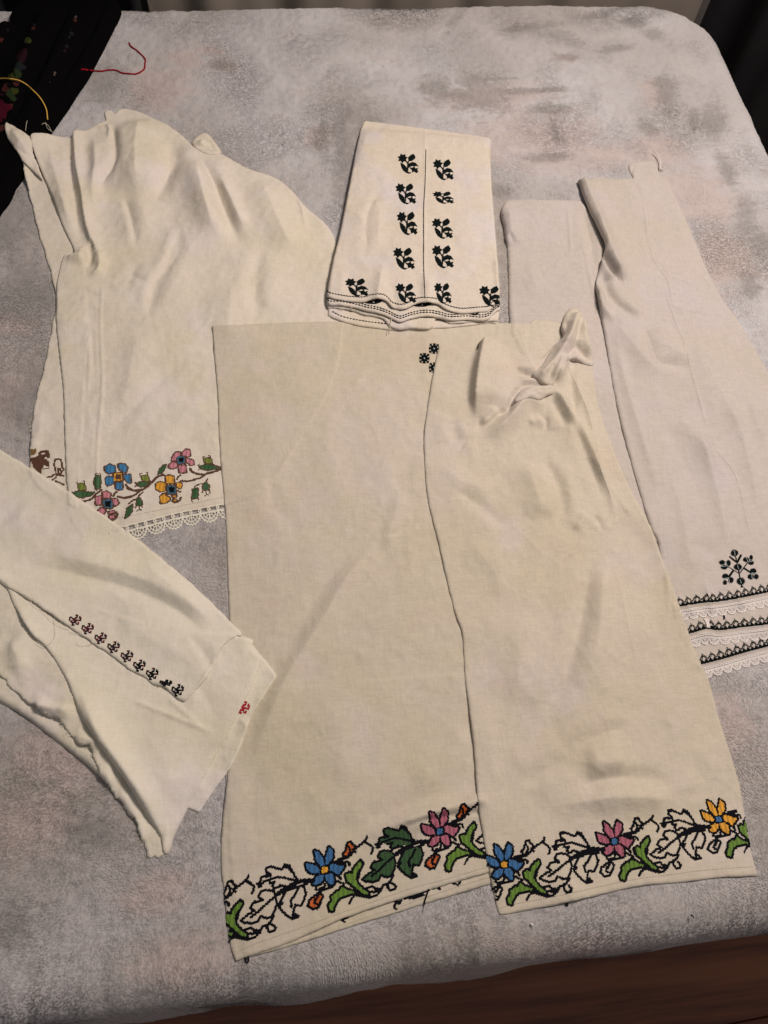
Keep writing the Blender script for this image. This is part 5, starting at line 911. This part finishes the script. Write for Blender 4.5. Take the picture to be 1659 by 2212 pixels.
yarn('yellow_string', [(-8, 172), (0, 173), (14, 174), (40, 179), (59, 189), (75, 203), (91, 220), (101, 239), (104, 261)], .95, T_GOLD, 'thin yellow string arching over the black garment', plies=1, lift=2, wob=.1, arch=4)
for (x, y), m, l in (((2120 / 1.8445, 3684 / 1.8445), T_LACEW, 'tiny white lint speck on the blanket near the hem'), ((2757 / 1.8445, 3650 / 1.8445), T_BLACK, 'tiny black thread snippet on the blanket near the bed edge')):
    p = drop([(x, y)])[0]; b = Bag(); b.add(*tube([p + [-.0018, .0012, .002], p + [0, 0, .0028], p + [.0006, -.0022, .002]], .0011, 6, .0005)); tag(b.build('lint_speck', m), l, 'lint')

# ------------------------------------------------------------------ brushed pile of the blanket, left out where garments press it flat
def build_pile(n=1150000):
    r = np.random.default_rng(77); V, q = BL['V'], BL['q']; f = q[r.integers(0, len(q), n)]
    a, b, c, d = (V[f[:, k]] for k in range(4)); u, v = r.random((n, 1)), r.random((n, 1)); p = (a * (1 - u) + b * u) * (1 - v) + (d * (1 - u) + c * u) * v
    nr = np.cross(b - a, d - a); nr /= np.linalg.norm(nr, axis=1)[:, None] + 1e-12
    w = (p - [0, 0, ZB + CAM_H]) @ ROT; px = CX + FPX * w[:, 0] / w[:, 2]; py = CY + FPX * w[:, 1] / w[:, 2]     # only what a camera near here could see
    keep = (w[:, 2] > 0) & (px > -260) & (px < 1920) & (py > -60) & (py < 2330)
    keep &= ~((samp(H, p[:, 0], p[:, 1]) - bed_z(p[:, 0], p[:, 1]) > .0004) & (nr[:, 2] > .9))
    p, nr, f = p[keep], nr[keep], f[keep]; n = len(p)
    ang = .9 + 1.9 * wobble(p[:, 0], p[:, 1], .34, 31) + .6 * wobble(p[:, 0], p[:, 1], .10, 32) + r.normal(0, .18, n)
    t = np.column_stack([np.cos(ang), np.sin(ang), np.zeros(n)]); t -= nr * (t * nr).sum(1)[:, None]; t /= np.linalg.norm(t, axis=1)[:, None] + 1e-9
    s_ = np.cross(t, nr); el = np.radians(np.clip(17 + 6 * wobble(p[:, 0], p[:, 1], .14, 33) + r.normal(0, 4, n), 8, 60)); L = r.uniform(.0026, .0040, n); w_ = r.uniform(.0007, .0011, n)
    tip = p + (t * np.cos(el)[:, None] + nr * np.sin(el)[:, None]) * L[:, None]
    P = np.stack([p - s_ * w_[:, None], p + s_ * w_[:, None], tip], 1).reshape(-1, 3)
    o = mesh('pile', P, np.arange(3 * n).reshape(-1, 3), M_BLANKET, blanket, smooth=False); tag(o, kind='stuff')
    for nm in ('dark', 'rose', 'taupe'):
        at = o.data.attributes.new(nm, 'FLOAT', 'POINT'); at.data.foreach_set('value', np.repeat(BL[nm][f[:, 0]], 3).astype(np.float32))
    return n
print('pile fibres', build_pile())
